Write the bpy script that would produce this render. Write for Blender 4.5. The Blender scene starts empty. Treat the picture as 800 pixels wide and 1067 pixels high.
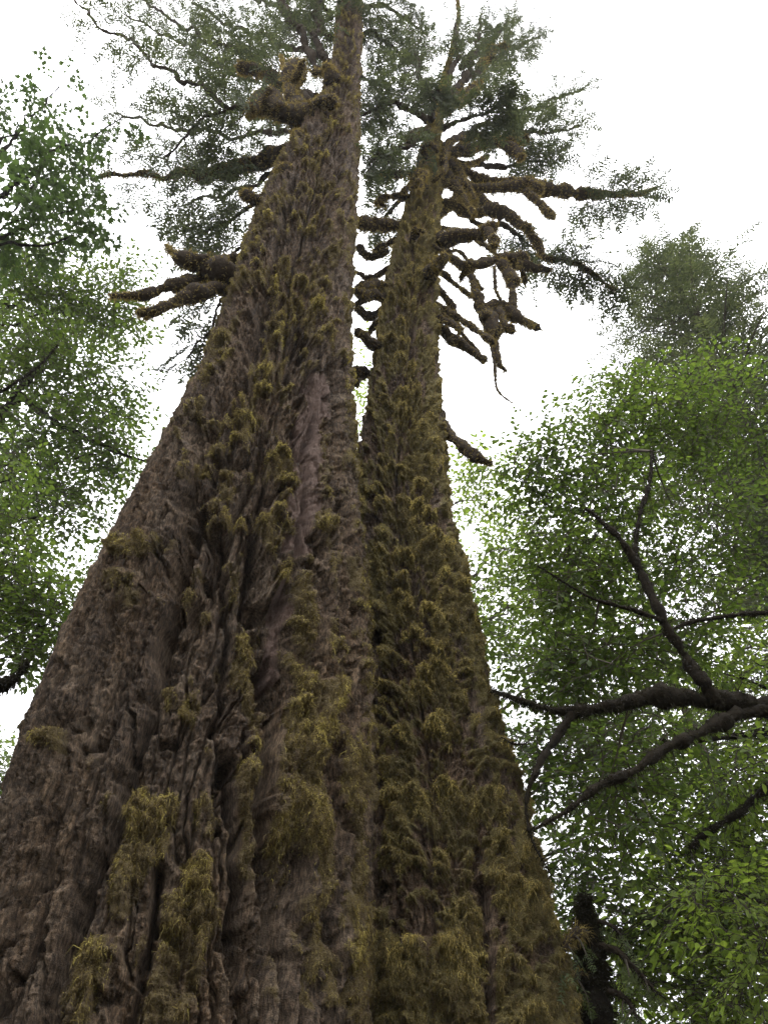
import bpy, math, random
import numpy as np
from mathutils import Vector

random.seed(7)
rng = np.random.default_rng(11)
scene = bpy.context.scene
COL = scene.collection

# ------------------------------------------------------------------ camera model (photo is 800 x 1067)
F = 835.0
TH = math.radians(46.0)
CT, ST = math.cos(TH), math.sin(TH)
CAM = np.array([0.0, 0.0, 1.6])
CAMUP = np.array([0.0, -ST, CT])
CAMFW = np.array([0.0, CT, ST])


def ray(px, py):
    u, v = px - 400.0, 533.5 - py
    return u, F * CT - v * ST, F * ST + v * CT


def at(px, py, Y):
    """point at ground distance Y seen at photo pixel (px, py)"""
    u, fh, up = ray(px, py)
    return CAM + np.array([u, fh, up]) * (Y / fh)


def mpp(py, Y):
    return Y / ray(400, py)[1]


def proj(P):
    Q = P - CAM
    dep = np.maximum(Q @ CAMFW, 0.05)
    return 400 + F * Q[:, 0] / dep, 533.5 - F * (Q @ CAMUP) / dep


# ------------------------------------------------------------------ noise
_G = rng.normal(size=(256, 3))
_G /= np.linalg.norm(_G, axis=1)[:, None]


def _hash(i, j, k, seed):
    h = ((i & 0xffffffff).astype(np.uint32) * np.uint32(0x8da6b343)) ^ \
        ((j & 0xffffffff).astype(np.uint32) * np.uint32(0xd8163841)) ^ \
        ((k & 0xffffffff).astype(np.uint32) * np.uint32(0xcb1ab31f)) ^ np.uint32((seed * 2654435761) & 0xffffffff)
    h ^= h >> np.uint32(13)
    h *= np.uint32(0x5bd1e995)
    h ^= h >> np.uint32(15)
    h *= np.uint32(0x27d4eb2d)
    h ^= h >> np.uint32(13)
    return h


def perlin(P, seed=0):
    I = np.floor(P).astype(np.int64)
    f = P - I
    w = f * f * f * (f * (f * 6 - 15) + 10)
    out = 0
    for dx in (0, 1):
        for dy in (0, 1):
            for dz in (0, 1):
                g = _G[_hash(I[:, 0] + dx, I[:, 1] + dy, I[:, 2] + dz, seed) & np.uint32(255)]
                d = g[:, 0] * (f[:, 0] - dx) + g[:, 1] * (f[:, 1] - dy) + g[:, 2] * (f[:, 2] - dz)
                wt = (w[:, 0] if dx else 1 - w[:, 0]) * (w[:, 1] if dy else 1 - w[:, 1]) * (w[:, 2] if dz else 1 - w[:, 2])
                out = out + d * wt
    return out * 1.6


def fbm(P, seed=0, octv=3):
    a, s, o = 1.0, 0, 0
    for k in range(octv):
        o = o + a * perlin(P * (2.03 ** k), seed + k)
        a *= 0.5
    return o


def sstep(a, b, x):
    t = np.clip((x - a) / (b - a), 0, 1)
    return t * t * (3 - 2 * t)


# ------------------------------------------------------------------ mesh building
def mesh_from(name, V, faces, mats, parent=None, mat_idx=None, smooth=True, attrs=None):
    """faces: list of (M,k) int arrays"""
    me = bpy.data.meshes.new(name)
    V = np.asarray(V, dtype=np.float32)
    faces = [np.asarray(f, dtype=np.int32) for f in faces if len(f)]
    nl = sum(f.size for f in faces)
    nf = sum(len(f) for f in faces)
    me.vertices.add(len(V))
    me.vertices.foreach_set('co', V.ravel())
    me.loops.add(nl)
    me.loops.foreach_set('vertex_index', np.concatenate([f.ravel() for f in faces]))
    me.polygons.add(nf)
    sizes = np.concatenate([np.full(len(f), f.shape[1], dtype=np.int32) for f in faces])
    starts = np.concatenate([[0], np.cumsum(sizes)[:-1]]).astype(np.int32)
    me.polygons.foreach_set('loop_start', starts)
    if mat_idx is not None:
        me.polygons.foreach_set('material_index', np.concatenate([np.asarray(m, dtype=np.int32) for m in mat_idx if len(m)]))
    me.polygons.foreach_set('use_smooth', np.full(nf, smooth))
    me.update(calc_edges=True)
    for k, a in (attrs or {}).items():
        at_ = me.attributes.new(k, 'FLOAT', 'POINT')
        at_.data.foreach_set('value', np.asarray(a, dtype=np.float32))
    for m in mats:
        me.materials.append(m)
    o = bpy.data.objects.new(name, me)
    COL.objects.link(o)
    if parent is not None:
        o.parent = parent
        o.matrix_parent_inverse = parent.matrix_world.inverted()
    return o


class MB:
    """collects vertices, faces, per-face material and per-vertex tone"""
    def __init__(self):
        self.V, self.F, self.M, self.T, self.n = [], [], [], [], 0

    def add(self, V, faces, mat=0, tone=0.5):
        V = np.asarray(V, dtype=np.float64)
        self.V.append(V)
        for f in faces:
            f = np.asarray(f)
            if len(f):
                self.F.append(f + self.n)
                self.M.append(np.full(len(f), mat))
        self.T.append(np.broadcast_to(np.asarray(tone, dtype=np.float64), (len(V),)))
        self.n += len(V)

    def build(self, name, mats, parent=None, smooth=True):
        return mesh_from(name, np.concatenate(self.V), self.F, mats, parent, self.M, smooth, {'tone': np.concatenate(self.T)})


def thing(name, label, cat, loc, group=None):
    o = bpy.data.objects.new(name, None)
    o.empty_display_size = 0.3
    COL.objects.link(o)
    o.location = Vector(loc)
    o['label'] = label
    o['category'] = cat
    if group:
        o['group'] = group
    bpy.context.view_layer.update()
    return o


# ------------------------------------------------------------------ curves and tubes
def catmull(P, n):
    P = np.asarray(P, dtype=np.float64)
    Q = np.vstack([2 * P[0] - P[1], P, 2 * P[-1] - P[-2]])
    t = np.linspace(0, len(P) - 1, n)
    i = np.minimum(t.astype(int), len(P) - 2)
    f = (t - i)[:, None]
    a, b, c, d = Q[i], Q[i + 1], Q[i + 2], Q[i + 3]
    return 0.5 * ((2 * b) + (c - a) * f + (2 * a - 5 * b + 4 * c - d) * f * f + (-a + 3 * b - 3 * c + d) * f ** 3)


def frames(P):
    T = np.gradient(P, axis=0)
    T /= np.linalg.norm(T, axis=1)[:, None] + 1e-9
    N = np.zeros_like(P)
    ref = np.array([0, 0, 1.0]) if abs(T[0, 2]) < 0.9 else np.array([1.0, 0, 0])
    n = np.cross(T[0], ref)
    for i in range(len(P)):
        n = n - T[i] * (n @ T[i])
        n /= np.linalg.norm(n) + 1e-9
        N[i] = n
    return T, N, np.cross(T, N)


def tube(P, R, sides=8, lump=0.0, lfreq=3.0, seed=0, blunt=False):
    """returns verts, faces, outward normals"""
    P = np.asarray(P, dtype=np.float64)
    R = np.asarray(R, dtype=np.float64).copy()
    T, N, B = frames(P)
    if blunt:
        d = np.linalg.norm(P - P[-1], axis=1)
        e = np.clip(d / np.maximum(R, 1e-4), 0, 1)
        R = R * np.sqrt(np.clip(1 - (1 - e) ** 2, 0.0004, 1))
    a = np.linspace(0, 2 * np.pi, sides, endpoint=False)
    dirs = N[:, None] * np.cos(a)[None, :, None] + B[:, None] * np.sin(a)[None, :, None]
    RR = np.repeat(R[:, None], sides, 1)
    if lump:
        base = (P[:, None] + dirs * R[:, None, None]).reshape(-1, 3)
        nn = fbm(base * lfreq, seed, 3).reshape(len(P), sides)
        RR = RR * (1 + lump * nn)
    V = (P[:, None] + dirs * RR[..., None]).reshape(-1, 3)
    n = len(P)
    i, j = np.meshgrid(np.arange(n - 1), np.arange(sides), indexing='ij')
    j2 = (j + 1) % sides
    quads = np.stack([i * sides + j, i * sides + j2, (i + 1) * sides + j2, (i + 1) * sides + j], -1).reshape(-1, 4)
    caps = [np.arange(sides)[::-1][None], (np.arange(sides) + (n - 1) * sides)[None]]
    return V, [quads] + caps, dirs.reshape(-1, 3)


def strands(P, N, L, W, droop=0.6, tone=None, spread=0.35, lift=0.75):
    """tapering hair-like moss strands hanging from surface points"""
    n = len(P)
    L = np.broadcast_to(np.asarray(L, dtype=np.float64), (n,))[:, None]
    W = np.broadcast_to(np.asarray(W, dtype=np.float64), (n,))[:, None]
    r1, r2 = rng.normal(size=(n, 3)), rng.normal(size=(n, 3))
    down = np.array([0, 0, -1.0])
    d1 = N * lift + r1 * spread + down * droop * 0.45
    d1 /= np.linalg.norm(d1, axis=1)[:, None]
    d2 = d1 * (1 - droop) + down * droop * 1.25 + r2 * spread * 0.7
    d2 /= np.linalg.norm(d2, axis=1)[:, None]
    p0 = P - N * 0.004
    p1 = p0 + d1 * L * 0.4
    p2 = p1 + d2 * L * 0.6
    w = np.cross(d1, rng.normal(size=(n, 3)))
    w /= np.linalg.norm(w, axis=1)[:, None] + 1e-9
    w = w * W * 0.5
    V = np.stack([p0 - w, p0 + w, p1 + w * 0.8, p1 - w * 0.8, p2], 1).reshape(-1, 3)
    b = np.arange(n)[:, None] * 5
    q = b + np.array([[0, 1, 2, 3]])
    t = b + np.array([[3, 2, 4]])
    if tone is None:
        tone = rng.random(n)
    tn = np.repeat(np.broadcast_to(tone, (n,)), 5)
    return V, [q, t], tn


# ------------------------------------------------------------------ materials
def new_mat(name):
    m = bpy.data.materials.new(name)
    m.use_nodes = True
    nt = m.node_tree
    nt.nodes.clear()
    out = nt.nodes.new('ShaderNodeOutputMaterial')
    return m, nt, out


def nd(nt, typ, **kw):
    n = nt.nodes.new(typ)
    for k, v in kw.items():
        if k.startswith('i_'):
            n.inputs[k[2:].replace('_', ' ')].default_value = v
        else:
            setattr(n, k, v)
    return n


def ramp(nt, stops):
    r = nt.nodes.new('ShaderNodeValToRGB')
    e = r.color_ramp.elements
    while len(e) < len(stops):
        e.new(0.5)
    for k, (p, c) in enumerate(stops):
        e[k].position = p
        e[k].color = (*c, 1)
    return r


def mixc(nt, fac, a, b, mode='MIX'):
    m = nt.nodes.new('ShaderNodeMix')
    m.data_type = 'RGBA'
    m.blend_type = mode
    m.clamp_factor = True
    for sock, val in ((m.inputs[0], fac), (m.inputs[6], a), (m.inputs[7], b)):
        if isinstance(val, (int, float)):
            sock.default_value = val
        elif isinstance(val, tuple):
            sock.default_value = (*val, 1)
        else:
            nt.links.new(val, sock)
    return m.outputs[2]


def bark_mat(name, c_dark, c_mid, c_light, moss_lo, moss_hi, plate=(0.2, 0.13, 0.12)):
    m, nt, out = new_mat(name)
    L = nt.links.new
    geo = nd(nt, 'ShaderNodeNewGeometry')
    mp = nd(nt, 'ShaderNodeMapping')
    mp.inputs['Scale'].default_value = (1, 1, 0.28)
    L(geo.outputs['Position'], mp.inputs['Vector'])
    n1 = nd(nt, 'ShaderNodeTexNoise', i_Scale=5.0, i_Detail=8.0, i_Roughness=0.65)
    n2 = nd(nt, 'ShaderNodeTexNoise', i_Scale=48.0, i_Detail=6.0, i_Roughness=0.7)
    n3 = nd(nt, 'ShaderNodeTexNoise', i_Scale=1.3, i_Detail=4.0)
    for n in (n1, n2, n3):
        L(mp.outputs[0], n.inputs['Vector'])
    n4 = nd(nt, 'ShaderNodeTexNoise', i_Scale=105.0, i_Detail=4.0, i_Roughness=0.7)
    L(geo.outputs['Position'], n4.inputs['Vector'])
    r1 = ramp(nt, [(0.32, c_dark), (0.5, c_mid), (0.68, c_light)])
    L(n1.outputs['Fac'], r1.inputs[0])
    r2 = ramp(nt, [(0.36, (0.35, 0.34, 0.34)), (0.5, (.95, .92, .88)), (0.63, (2.0, 1.88, 1.76))])
    L(n2.outputs['Fac'], r2.inputs[0])
    col = mixc(nt, 1.0, r1.outputs[0], r2.outputs[0], 'MULTIPLY')
    rz = ramp(nt, [(0.42, (1.0, 0.97, 1.0)), (0.6, (1.1, 0.98, 0.86))])
    L(n3.outputs['Fac'], rz.inputs[0])
    col = mixc(nt, 0.8, col, rz.outputs[0], 'MULTIPLY')
    pl = nd(nt, 'ShaderNodeAttribute', attribute_name='plate')
    rp = ramp(nt, [(0.35, tuple(c * 0.55 for c in plate)), (0.6, plate)])
    L(n2.outputs['Fac'], rp.inputs[0])
    col = mixc(nt, pl.outputs['Fac'], col, rp.outputs[0])
    ms = nd(nt, 'ShaderNodeAttribute', attribute_name='moss')
    rm = ramp(nt, [(0.3, moss_lo), (0.66, moss_hi)])
    L(n4.outputs['Fac'], rm.inputs[0])
    add = nd(nt, 'ShaderNodeMath', operation='MULTIPLY_ADD')
    L(n2.outputs['Fac'], add.inputs[0])
    add.inputs[1].default_value = 1.1
    add.inputs[2].default_value = -0.55
    sm = nd(nt, 'ShaderNodeMath', operation='ADD', use_clamp=True)
    L(ms.outputs['Fac'], sm.inputs[0])
    L(add.outputs[0], sm.inputs[1])
    rr = ramp(nt, [(0.28, (0, 0, 0)), (0.62, (1, 1, 1))])
    L(sm.outputs[0], rr.inputs[0])
    col = mixc(nt, rr.outputs[0], col, rm.outputs[0])
    b = nd(nt, 'ShaderNodeBsdfPrincipled')
    b.inputs['Roughness'].default_value = 0.88
    b.inputs['Specular IOR Level'].default_value = 0.25
    L(col, b.inputs['Base Color'])
    bp = nd(nt, 'ShaderNodeBump', i_Strength=1.0, i_Distance=0.05)
    ad = nd(nt, 'ShaderNodeMath', operation='ADD')
    L(n2.outputs['Fac'], ad.inputs[0])
    L(n4.outputs['Fac'], ad.inputs[1])
    L(ad.outputs[0], bp.inputs['Height'])
    L(bp.outputs[0], b.inputs['Normal'])
    L(b.outputs[0], out.inputs[0])
    return m


def tone_mat(name, stops, transl=0.0, rough=0.8, tcol=(1.6, 1.5, 0.6), scale=None, spec=0.3):
    m, nt, out = new_mat(name)
    L = nt.links.new
    a = nd(nt, 'ShaderNodeAttribute', attribute_name='tone')
    r = ramp(nt, stops)
    L(a.outputs['Fac'], r.inputs[0])
    col = r.outputs[0]
    if scale:
        geo = nd(nt, 'ShaderNodeNewGeometry')
        n = nd(nt, 'ShaderNodeTexNoise', i_Scale=scale, i_Detail=5.0, i_Roughness=0.7)
        L(geo.outputs['Position'], n.inputs['Vector'])
        rn = ramp(nt, [(0.33, (0.5, 0.5, 0.5)), (0.66, (1.35, 1.3, 1.2))])
        L(n.outputs['Fac'], rn.inputs[0])
        col = mixc(nt, 1.0, col, rn.outputs[0], 'MULTIPLY')
    b = nd(nt, 'ShaderNodeBsdfPrincipled')
    b.inputs['Roughness'].default_value = rough
    b.inputs['Specular IOR Level'].default_value = spec
    L(col, b.inputs['Base Color'])
    if scale:
        bp = nd(nt, 'ShaderNodeBump', i_Strength=0.8, i_Distance=0.02)
        L(n.outputs['Fac'], bp.inputs['Height'])
        L(bp.outputs[0], b.inputs['Normal'])
    if transl:
        t = nd(nt, 'ShaderNodeBsdfTranslucent')
        tc = mixc(nt, 1.0, col, tcol, 'MULTIPLY')
        L(tc, t.inputs['Color'])
        mx = nd(nt, 'ShaderNodeMixShader')
        mx.inputs[0].default_value = transl
        L(b.outputs[0], mx.inputs[1])
        L(t.outputs[0], mx.inputs[2])
        L(mx.outputs[0], out.inputs[0])
    else:
        L(b.outputs[0], out.inputs[0])
    return m


M_BARK_A = bark_mat('furrowed_bark', (0.064, 0.047, 0.032), (0.125, 0.094, 0.064), (0.21, 0.17, 0.122),
                    (0.09, 0.066, 0.032), (0.21, 0.16, 0.068), (0.21, 0.14, 0.11))
M_BARK_B = bark_mat('mossy_bark', (0.10, 0.075, 0.055), (0.17, 0.13, 0.095), (0.25, 0.20, 0.15),
                    (0.10, 0.08, 0.036), (0.26, 0.22, 0.08))
M_MOSS = tone_mat('golden_moss', [(0.0, (0.075, 0.054, 0.032)), (0.45, (0.21, 0.16, 0.064)), (1.0, (0.52, 0.44, 0.125))],
                  transl=0.35, rough=0.95, tcol=(1.1, 1.1, 0.8), spec=0.1)
M_MOSSB = tone_mat('brown_moss', [(0.0, (0.12, 0.092, 0.05)), (0.5, (0.31, 0.245, 0.09)), (1.0, (0.62, 0.51, 0.165))],
                   transl=0.35, rough=0.95, tcol=(1.1, 1.05, 0.8), spec=0.1)
M_SLEEVE = tone_mat('moss_sleeve', [(0.0, (0.032, 0.025, 0.021)), (1.0, (0.06, 0.047, 0.032))], rough=0.95, scale=22.0, spec=0.1)
M_SHADEDLIMB = tone_mat('dark_shaded_limb', [(0.0, (0.010, 0.008, 0.006)), (1.0, (0.022, 0.018, 0.012))], rough=0.95, scale=24.0, spec=0.1)  # canopy shade over the limbs is put into this darkened colour
M_SHADEDMOSS = tone_mat('dark_shaded_moss', [(0.0, (0.016, 0.014, 0.009)), (1.0, (0.04, 0.036, 0.018))], transl=0.2, rough=0.95, tcol=(1, 1, .8), spec=0.1)  # limb strands, darkened likewise with the canopy shade in their colour
M_TWIG = tone_mat('twig_bark', [(0.0, (0.05, 0.04, 0.03)), (1.0, (0.09, 0.075, 0.055))], rough=0.9)
M_GREYBARK = tone_mat('grey_bark', [(0.0, (0.07, 0.06, 0.05)), (1.0, (0.13, 0.115, 0.095))], rough=0.9, scale=9.0)
M_NEEDLE = tone_mat('conifer_needles', [(0.0, (0.042, 0.052, 0.036)), (0.6, (0.072, 0.086, 0.052)), (1.0, (0.118, 0.134, 0.072))],
                    transl=0.35, rough=0.6, tcol=(1.25, 1.3, 0.7))
M_NEEDLE_Y = tone_mat('pale_needles', [(0.0, (0.05, 0.072, 0.03)), (0.6, (0.085, 0.115, 0.045)), (1.0, (0.13, 0.16, 0.06))],
                      transl=0.4, rough=0.6, tcol=(1.3, 1.3, 0.7))
M_LEAF = tone_mat('broad_leaves', [(0.0, (0.040, 0.060, 0.022)), (0.5, (0.070, 0.098, 0.033)), (1.0, (0.115, 0.148, 0.045))],
                  transl=0.6, rough=0.5, tcol=(1.35, 1.5, 0.6))
M_MAPLE = tone_mat('maple_leaves', [(0.0, (0.042, 0.058, 0.026)), (0.5, (0.068, 0.095, 0.036)), (1.0, (0.11, 0.145, 0.045))],
                  transl=0.55, rough=0.5, tcol=(1.2, 1.4, 0.8))
M_LEAF_Y = tone_mat('bright_leaves', [(0.0, (0.085, 0.125, 0.038)), (0.5, (0.15, 0.205, 0.058)), (1.0, (0.24, 0.30, 0.09))],
                    transl=0.6, rough=0.5, tcol=(1.4, 1.5, 0.6))

# ------------------------------------------------------------------ giant trunks
def smooth1(a, k):
    g = np.exp(-0.5 * (np.arange(-3 * k, 3 * k + 1) / k) ** 2)
    g /= g.sum()
    return np.convolve(np.pad(a, 3 * k, mode='edge'), g, mode='valid')


def trunk_axis(rows, D, z):
    zs, xs, rs = [], [], []
    for py, l, r in rows:
        _, fh, up = ray(400, py)
        a1, a2 = math.atan((l - 400) / fh), math.atan((r - 400) / fh)
        c, h = (a1 + a2) / 2, (a2 - a1) / 2
        zs.append(1.6 + D * up / fh)
        xs.append(D * math.tan(c))
        rs.append(D / math.cos(c) * math.sin(h))
    o = np.argsort(zs)
    zs, xs, rs = np.array(zs)[o], np.array(xs)[o], np.array(rs)[o]
    # below the frame: flare to the ground; above: taper
    zs = np.concatenate([[0.0], zs, [zs[-1] + 6, zs[-1] + 14]])
    xs = np.concatenate([[xs[0] + (xs[0] - xs[1]) * 1.0], xs, [xs[-1], xs[-1]]])
    rs = np.concatenate([[rs[0] * 1.3], rs, [rs[-1] * 0.6, 0.06]])
    return np.interp(z, zs, xs), np.interp(z, zs, rs)


def scales(s, z, per, cw, ch, seed, wscale=0.62, hs=0.75, keep=1.0):
    """inverted-U ledges: rise slowly from below to a lip, then cut back. s is arc length with period per."""
    nc = max(3, int(round(per / cw)))
    cw = per / nc
    gi = np.floor(s / cw).astype(np.int64)
    gj = np.floor(z / ch).astype(np.int64)
    best = np.zeros_like(s)
    tone = np.zeros_like(s)
    for di in (-1, 0, 1):
        for dj in (-1, 0, 1, 2):
            i, j = gi + di, gj + dj
            h = _hash(np.mod(i, nc), j, np.zeros_like(i), seed)
            r1 = (h & np.uint32(255)) / 255.0
            r2 = ((h >> np.uint32(8)) & np.uint32(255)) / 255.0
            r3 = ((h >> np.uint32(16)) & np.uint32(255)) / 255.0
            r4 = ((h >> np.uint32(24)) & np.uint32(255)) / 255.0
            cx = (i + 0.1 + 0.8 * r1) * cw
            cz = (j + 0.1 + 0.8 * r2) * ch
            w = cw * wscale * (0.65 + 0.8 * r3)
            dx = (s - cx) / w
            lip = cz - ch * hs * dx * dx + 0.25 * ch * dx * (r1 - 0.5)
            t = (z - lip) / ch            # below the lip: negative
            below = .38 * np.clip(1 + t / (1.0 + 0.5 * r2), 0, 1) + .62 * np.exp(-(t / .17) ** 2)
            above = 1 - sstep(0.0, 0.3, t)
            side = np.clip(1.25 - dx * dx * .9, 0, 1) * (1 - sstep(.9, 1.15, np.abs(dx)))
            p = np.where(t < 0, below, above) * side * (0.45 + 0.55 * r4) * (r4 > 1 - keep)
            tone = np.where(p > best, r2, tone)
            best = np.maximum(best, p)
    return best, tone


def cells(s, z, per, cw, ch, seed):
    """elongated bark plates: F2-F1 distance to the crack between plates, a random height and tilt per plate"""
    nc = max(3, int(round(per / cw)))
    cw = per / nc
    gi = np.floor(s / cw).astype(np.int64)
    gj = np.floor(z / ch).astype(np.int64)
    f1 = np.full_like(s, 9.0); f2 = np.full_like(s, 9.0); ra = np.zeros_like(s); tz = np.zeros_like(s)
    for di in (-1, 0, 1):
        for dj in (-1, 0, 1):
            i, j = gi + di, gj + dj
            h = _hash(np.mod(i, nc), j, np.zeros_like(i), seed)
            dx = s / cw - (i + .5 + .8 * ((h & np.uint32(255)) / 255.0 - .5))
            dz = z / ch - (j + .5 + .9 * (((h >> np.uint32(8)) & np.uint32(255)) / 255.0 - .5))
            d = np.sqrt(dx * dx + dz * dz)
            u = d < f1
            f2 = np.where(u, f1, np.minimum(f2, d))
            ra = np.where(u, ((h >> np.uint32(16)) & np.uint32(255)) / 255.0, ra)
            tz = np.where(u, dz, tz)
            f1 = np.where(u, d, f1)
    return f2 - f1, ra, tz


def seg_dist(px, py, pts):
    d = np.full_like(px, 1e9)
    for (x0, y0), (x1, y1) in zip(pts[:-1], pts[1:]):
        vx, vy = x1 - x0, y1 - y0
        t = np.clip(((px - x0) * vx + (py - y0) * vy) / (vx * vx + vy * vy), 0, 1)
        d = np.minimum(d, np.hypot(px - x0 - t * vx, py - y0 - t * vy))
    return d


def giant_trunk(parent, rows, D, ncol, nrow, style, bark, moss_mat, seed):
    pys = np.linspace(1330, -40, nrow)
    _, fh, up = ray(400, pys)
    z = 1.6 + D * up / fh
    z = np.concatenate([np.linspace(-0.3, z[0], 22)[:-1], z, np.linspace(z[-1], z[-1] + 13, 90)[1:]])
    ax, R = trunk_axis(rows, D, z)
    ax, R = smooth1(ax, 14), smooth1(R, 14)
    sv = np.linspace(-np.pi, np.pi, ncol, endpoint=False)
    ph = -np.pi / 2 + sv - 0.5 * np.sin(sv)
    nz = len(z)
    Z = np.repeat(z[:, None], ncol, 1).ravel()
    PH = np.tile(ph, nz)
    AX = np.repeat(ax[:, None], ncol, 1).ravel()
    RR = np.repeat(R[:, None], ncol, 1).ravel()
    C, S = np.cos(PH), np.sin(PH)
    base = np.stack([AX + RR * C, D + RR * S, Z], 1)
    px, py = proj(base)
    front = (S < 0.35) & (Z > 1.5)
    # real-size noise domain (radius kept constant so that features do not squeeze with the taper)
    Rm = float(np.median(R))
    Q = np.stack([Rm * C, Rm * S, Z], 1)
    warp = perlin(Q * np.array([1.6, 1.6, 0.9]), seed + 1)
    warp2 = perlin(Q * np.array([5, 5, 3.0]), seed + 2)
    sarc = PH * Rm + 0.16 * warp + 0.045 * warp2
    zarc = Z + 0.12 * perlin(Q * 2.3, seed + 3)
    per = 2 * np.pi * Rm
    zlog = 10.5 * np.log(1 + np.maximum(zarc, -1) / 7.5)          # ledges grow longer up the bole
    hi = sstep(5, 14, Z)
    qv = Q.copy()
    qv[:, 0] += 0.12 * warp
    qv[:, 1] += 0.12 * warp
    but = perlin(qv * np.array([0.85, 0.85, 0.05]), seed + 4)
    n1 = perlin(qv * np.array([1.9, 1.9, 0.14]) + warp2[:, None] * 0.05, seed + 5)
    n2 = perlin(qv * np.array([4.6, 4.6, 0.5]) + warp2[:, None] * 0.12, seed + 6)
    g1 = np.exp(-(n1 / 0.055) ** 2)
    g2 = np.exp(-(n2 / 0.055) ** 2)
    fine = fbm(Q * np.array([11, 11, 6.0]), seed + 8, 2)
    micro = fbm(Q * np.array([34, 34, 26.0]), seed + 12, 2)
    sc1, tn1 = scales(sarc, zlog, per, style['cw'], style['ch'], seed + 20, keep=style.get('keep', 1))
    sc2, tn2 = scales(sarc * 1.0, zlog + 3.3, per, style['cw'] * 0.5, style['ch'] * 0.5, seed + 40)
    mossn = fbm(Q * np.array([1.5, 1.5, 1.1]), seed + 50, 3)
    patch = np.zeros(len(Z))
    lump = np.zeros(len(Z))
    wpx, wpy = px + 14 * warp2, py + 14 * perlin(Q * 4.1, seed + 55)
    pn = fbm(Q * np.array([5, 5, 3.2]), seed + 58, 3)
    ptop = np.zeros(len(Z))
    pf = fbm(Q * np.array([15, 15, 7.0]), seed + 59, 2)
    for (cx, cy, rx, ry, a, th) in style['patches']:
        q = ((wpx - cx) / rx) ** 2 + ((wpy - cy) / ry) ** 2 + 1.15 * pn
        e = np.where(front, 1 - sstep(0.25, 1.3, q), 0)
        tp_ = np.clip((cy - wpy) / ry, -1, 1)
        e = e * sstep(-.15, .35, e * .9 - .45 + .42 * (1 - q.clip(0, 1.6)) + .5 * pf + .22 * tp_)
        patch = np.maximum(patch, a * e)
        ptop = np.maximum(ptop, e * a * np.clip((cy - wpy) / ry + .1, 0, 1))
        # cushions hang: fuller towards their upper edge
        lump = np.maximum(lump, .75 * th * np.where(front, np.clip(1 - q, 0, 1) ** 0.6, 0) * (0.6 + 0.4 * np.clip((cy - wpy) / ry + 0.3, -1, 1)))
    fur = np.zeros(len(Z))
    fx, fy = px + 9 * warp2 + 5 * fine, py
    for pts, w, dep in style['furrows']:
        d = seg_dist(fx, fy, pts)
        fur = np.maximum(fur, np.where(front, 2.3 * dep * np.exp(-(d / w / .95) ** 2), 0))
    plate = np.zeros(len(Z))
    for (pts, w) in style['plates']:
        plate = np.maximum(plate, np.where(front, 1 - sstep(0.7, 1.1, seg_dist(wpx, wpy, pts) / w + 0.25 * fine), 0))
    k = style['scale_w'](px, py, Z)                       # how shingled the surface is here
    bias = style['moss_bias'](px, py, Z)
    low = np.clip((6.0 - Z) / 5, 0, 1)
    h = style['but'] * but * (0.35 + low) - style['f1'] * g1 - style['f2'] * g2 * (1 - 0.5 * k)
    ledge = sc1 * style['a1'] + sc2 * style['a2']
    sc3, tn3 = scales(sarc + .03 * micro, zarc + 1.7, per, style['cw'] * 0.27, style['ch'] * 0.25, seed + 90)
    crum = np.abs(fbm(qv * np.array([7, 7, 1.7]), seed + 70, 4))
    chip = np.abs(fbm(Q * np.array([21, 21, 7.0]), seed + 75, 3))
    e1, r1, t1 = cells(sarc + .03 * fine, zarc + .12 * warp2, per, .15, 1.5, seed + 80)
    e2, r2, t2 = cells(sarc + .02 * fine, zarc * 1.0 + .06 * warp2 + 5, per, .075, .20, seed + 85)
    flake = style['pl'] * ((r1 - .5) * sstep(0, .25, e1) - 1.35 * (1 - sstep(0.0, .10, e1)) + .12 * t1 * sstep(0, .2, e1)) \
        + style['pl2'] * ((r2 - .5) * sstep(0, .3, e2) - .5 * (1 - sstep(0, .2, e2)) + .4 * t2)
    fib = np.abs(perlin(qv * np.array([15, 15, .7]) + warp2[:, None] * .3, seed + 95)) + .5 * np.abs(perlin(qv * np.array([33, 33, 1.6]) + warp2[:, None] * .4, seed + 96))
    flake = flake + style['fib'] * (fib - .4) + plate * (.02 * perlin(Q * np.array([28, 28, 14.0]), seed + 97) + .012 * (r2 - .5))
    h = h + k * ledge * (1 - plate * 0.8) * (1 + .25 * hi) + style['a3'] * (sc3 - .4) * (1 - .5 * plate) + (1 - .6 * hi) * (flake - style['crum'] * (crum - .3) - style['chip'] * (chip - .3))
    m = bias + 0.75 * mossn + 0.9 * (sc1 - 0.45) * k + 0.55 * (sc2 - 0.45) * k + 0.25 * fine
    m = sstep(0.05, 0.75, m)
    m = np.maximum(m, np.clip(patch + 0.3 * fine * (patch > 0.05), 0, 1)) * (1 - plate * 0.9)
    m = m * (1 - 0.85 * np.clip(fur / 0.06, 0, 1)) * (1 - 0.8 * g1) * (1 - .6 * sstep(.35, .7, crum))
    shag = 0.5 + 0.5 * perlin(Q * np.array([26, 26, 9.0]), seed + 60)
    h = h + m * style['mt'] * (0.45 + 0.8 * shag) + lump - fur + patch * (.05 * fbm(Q * np.array([8, 8, 6.0]), seed + 61, 2) + .03 * pf)
    h = h + 0.018 * fine + 0.011 * micro * (1 + m)
    hb = (k * ledge + m * style['mt'] * .8 + style['but'] * but * (0.35 + low)).reshape(nz, ncol)
    fr = hb[:, (np.abs(sv) < 1.9)]
    off = smooth1(np.percentile(fr, 86, axis=1), 25)
    h = h - np.repeat(off[:, None], ncol, 1).ravel()
    flank = 1 - style['flank'] * sstep(.5, .93, np.abs(C)) * np.where(C < 0, 1, .7)
    h = h * flank
    Rd = RR + h
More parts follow.
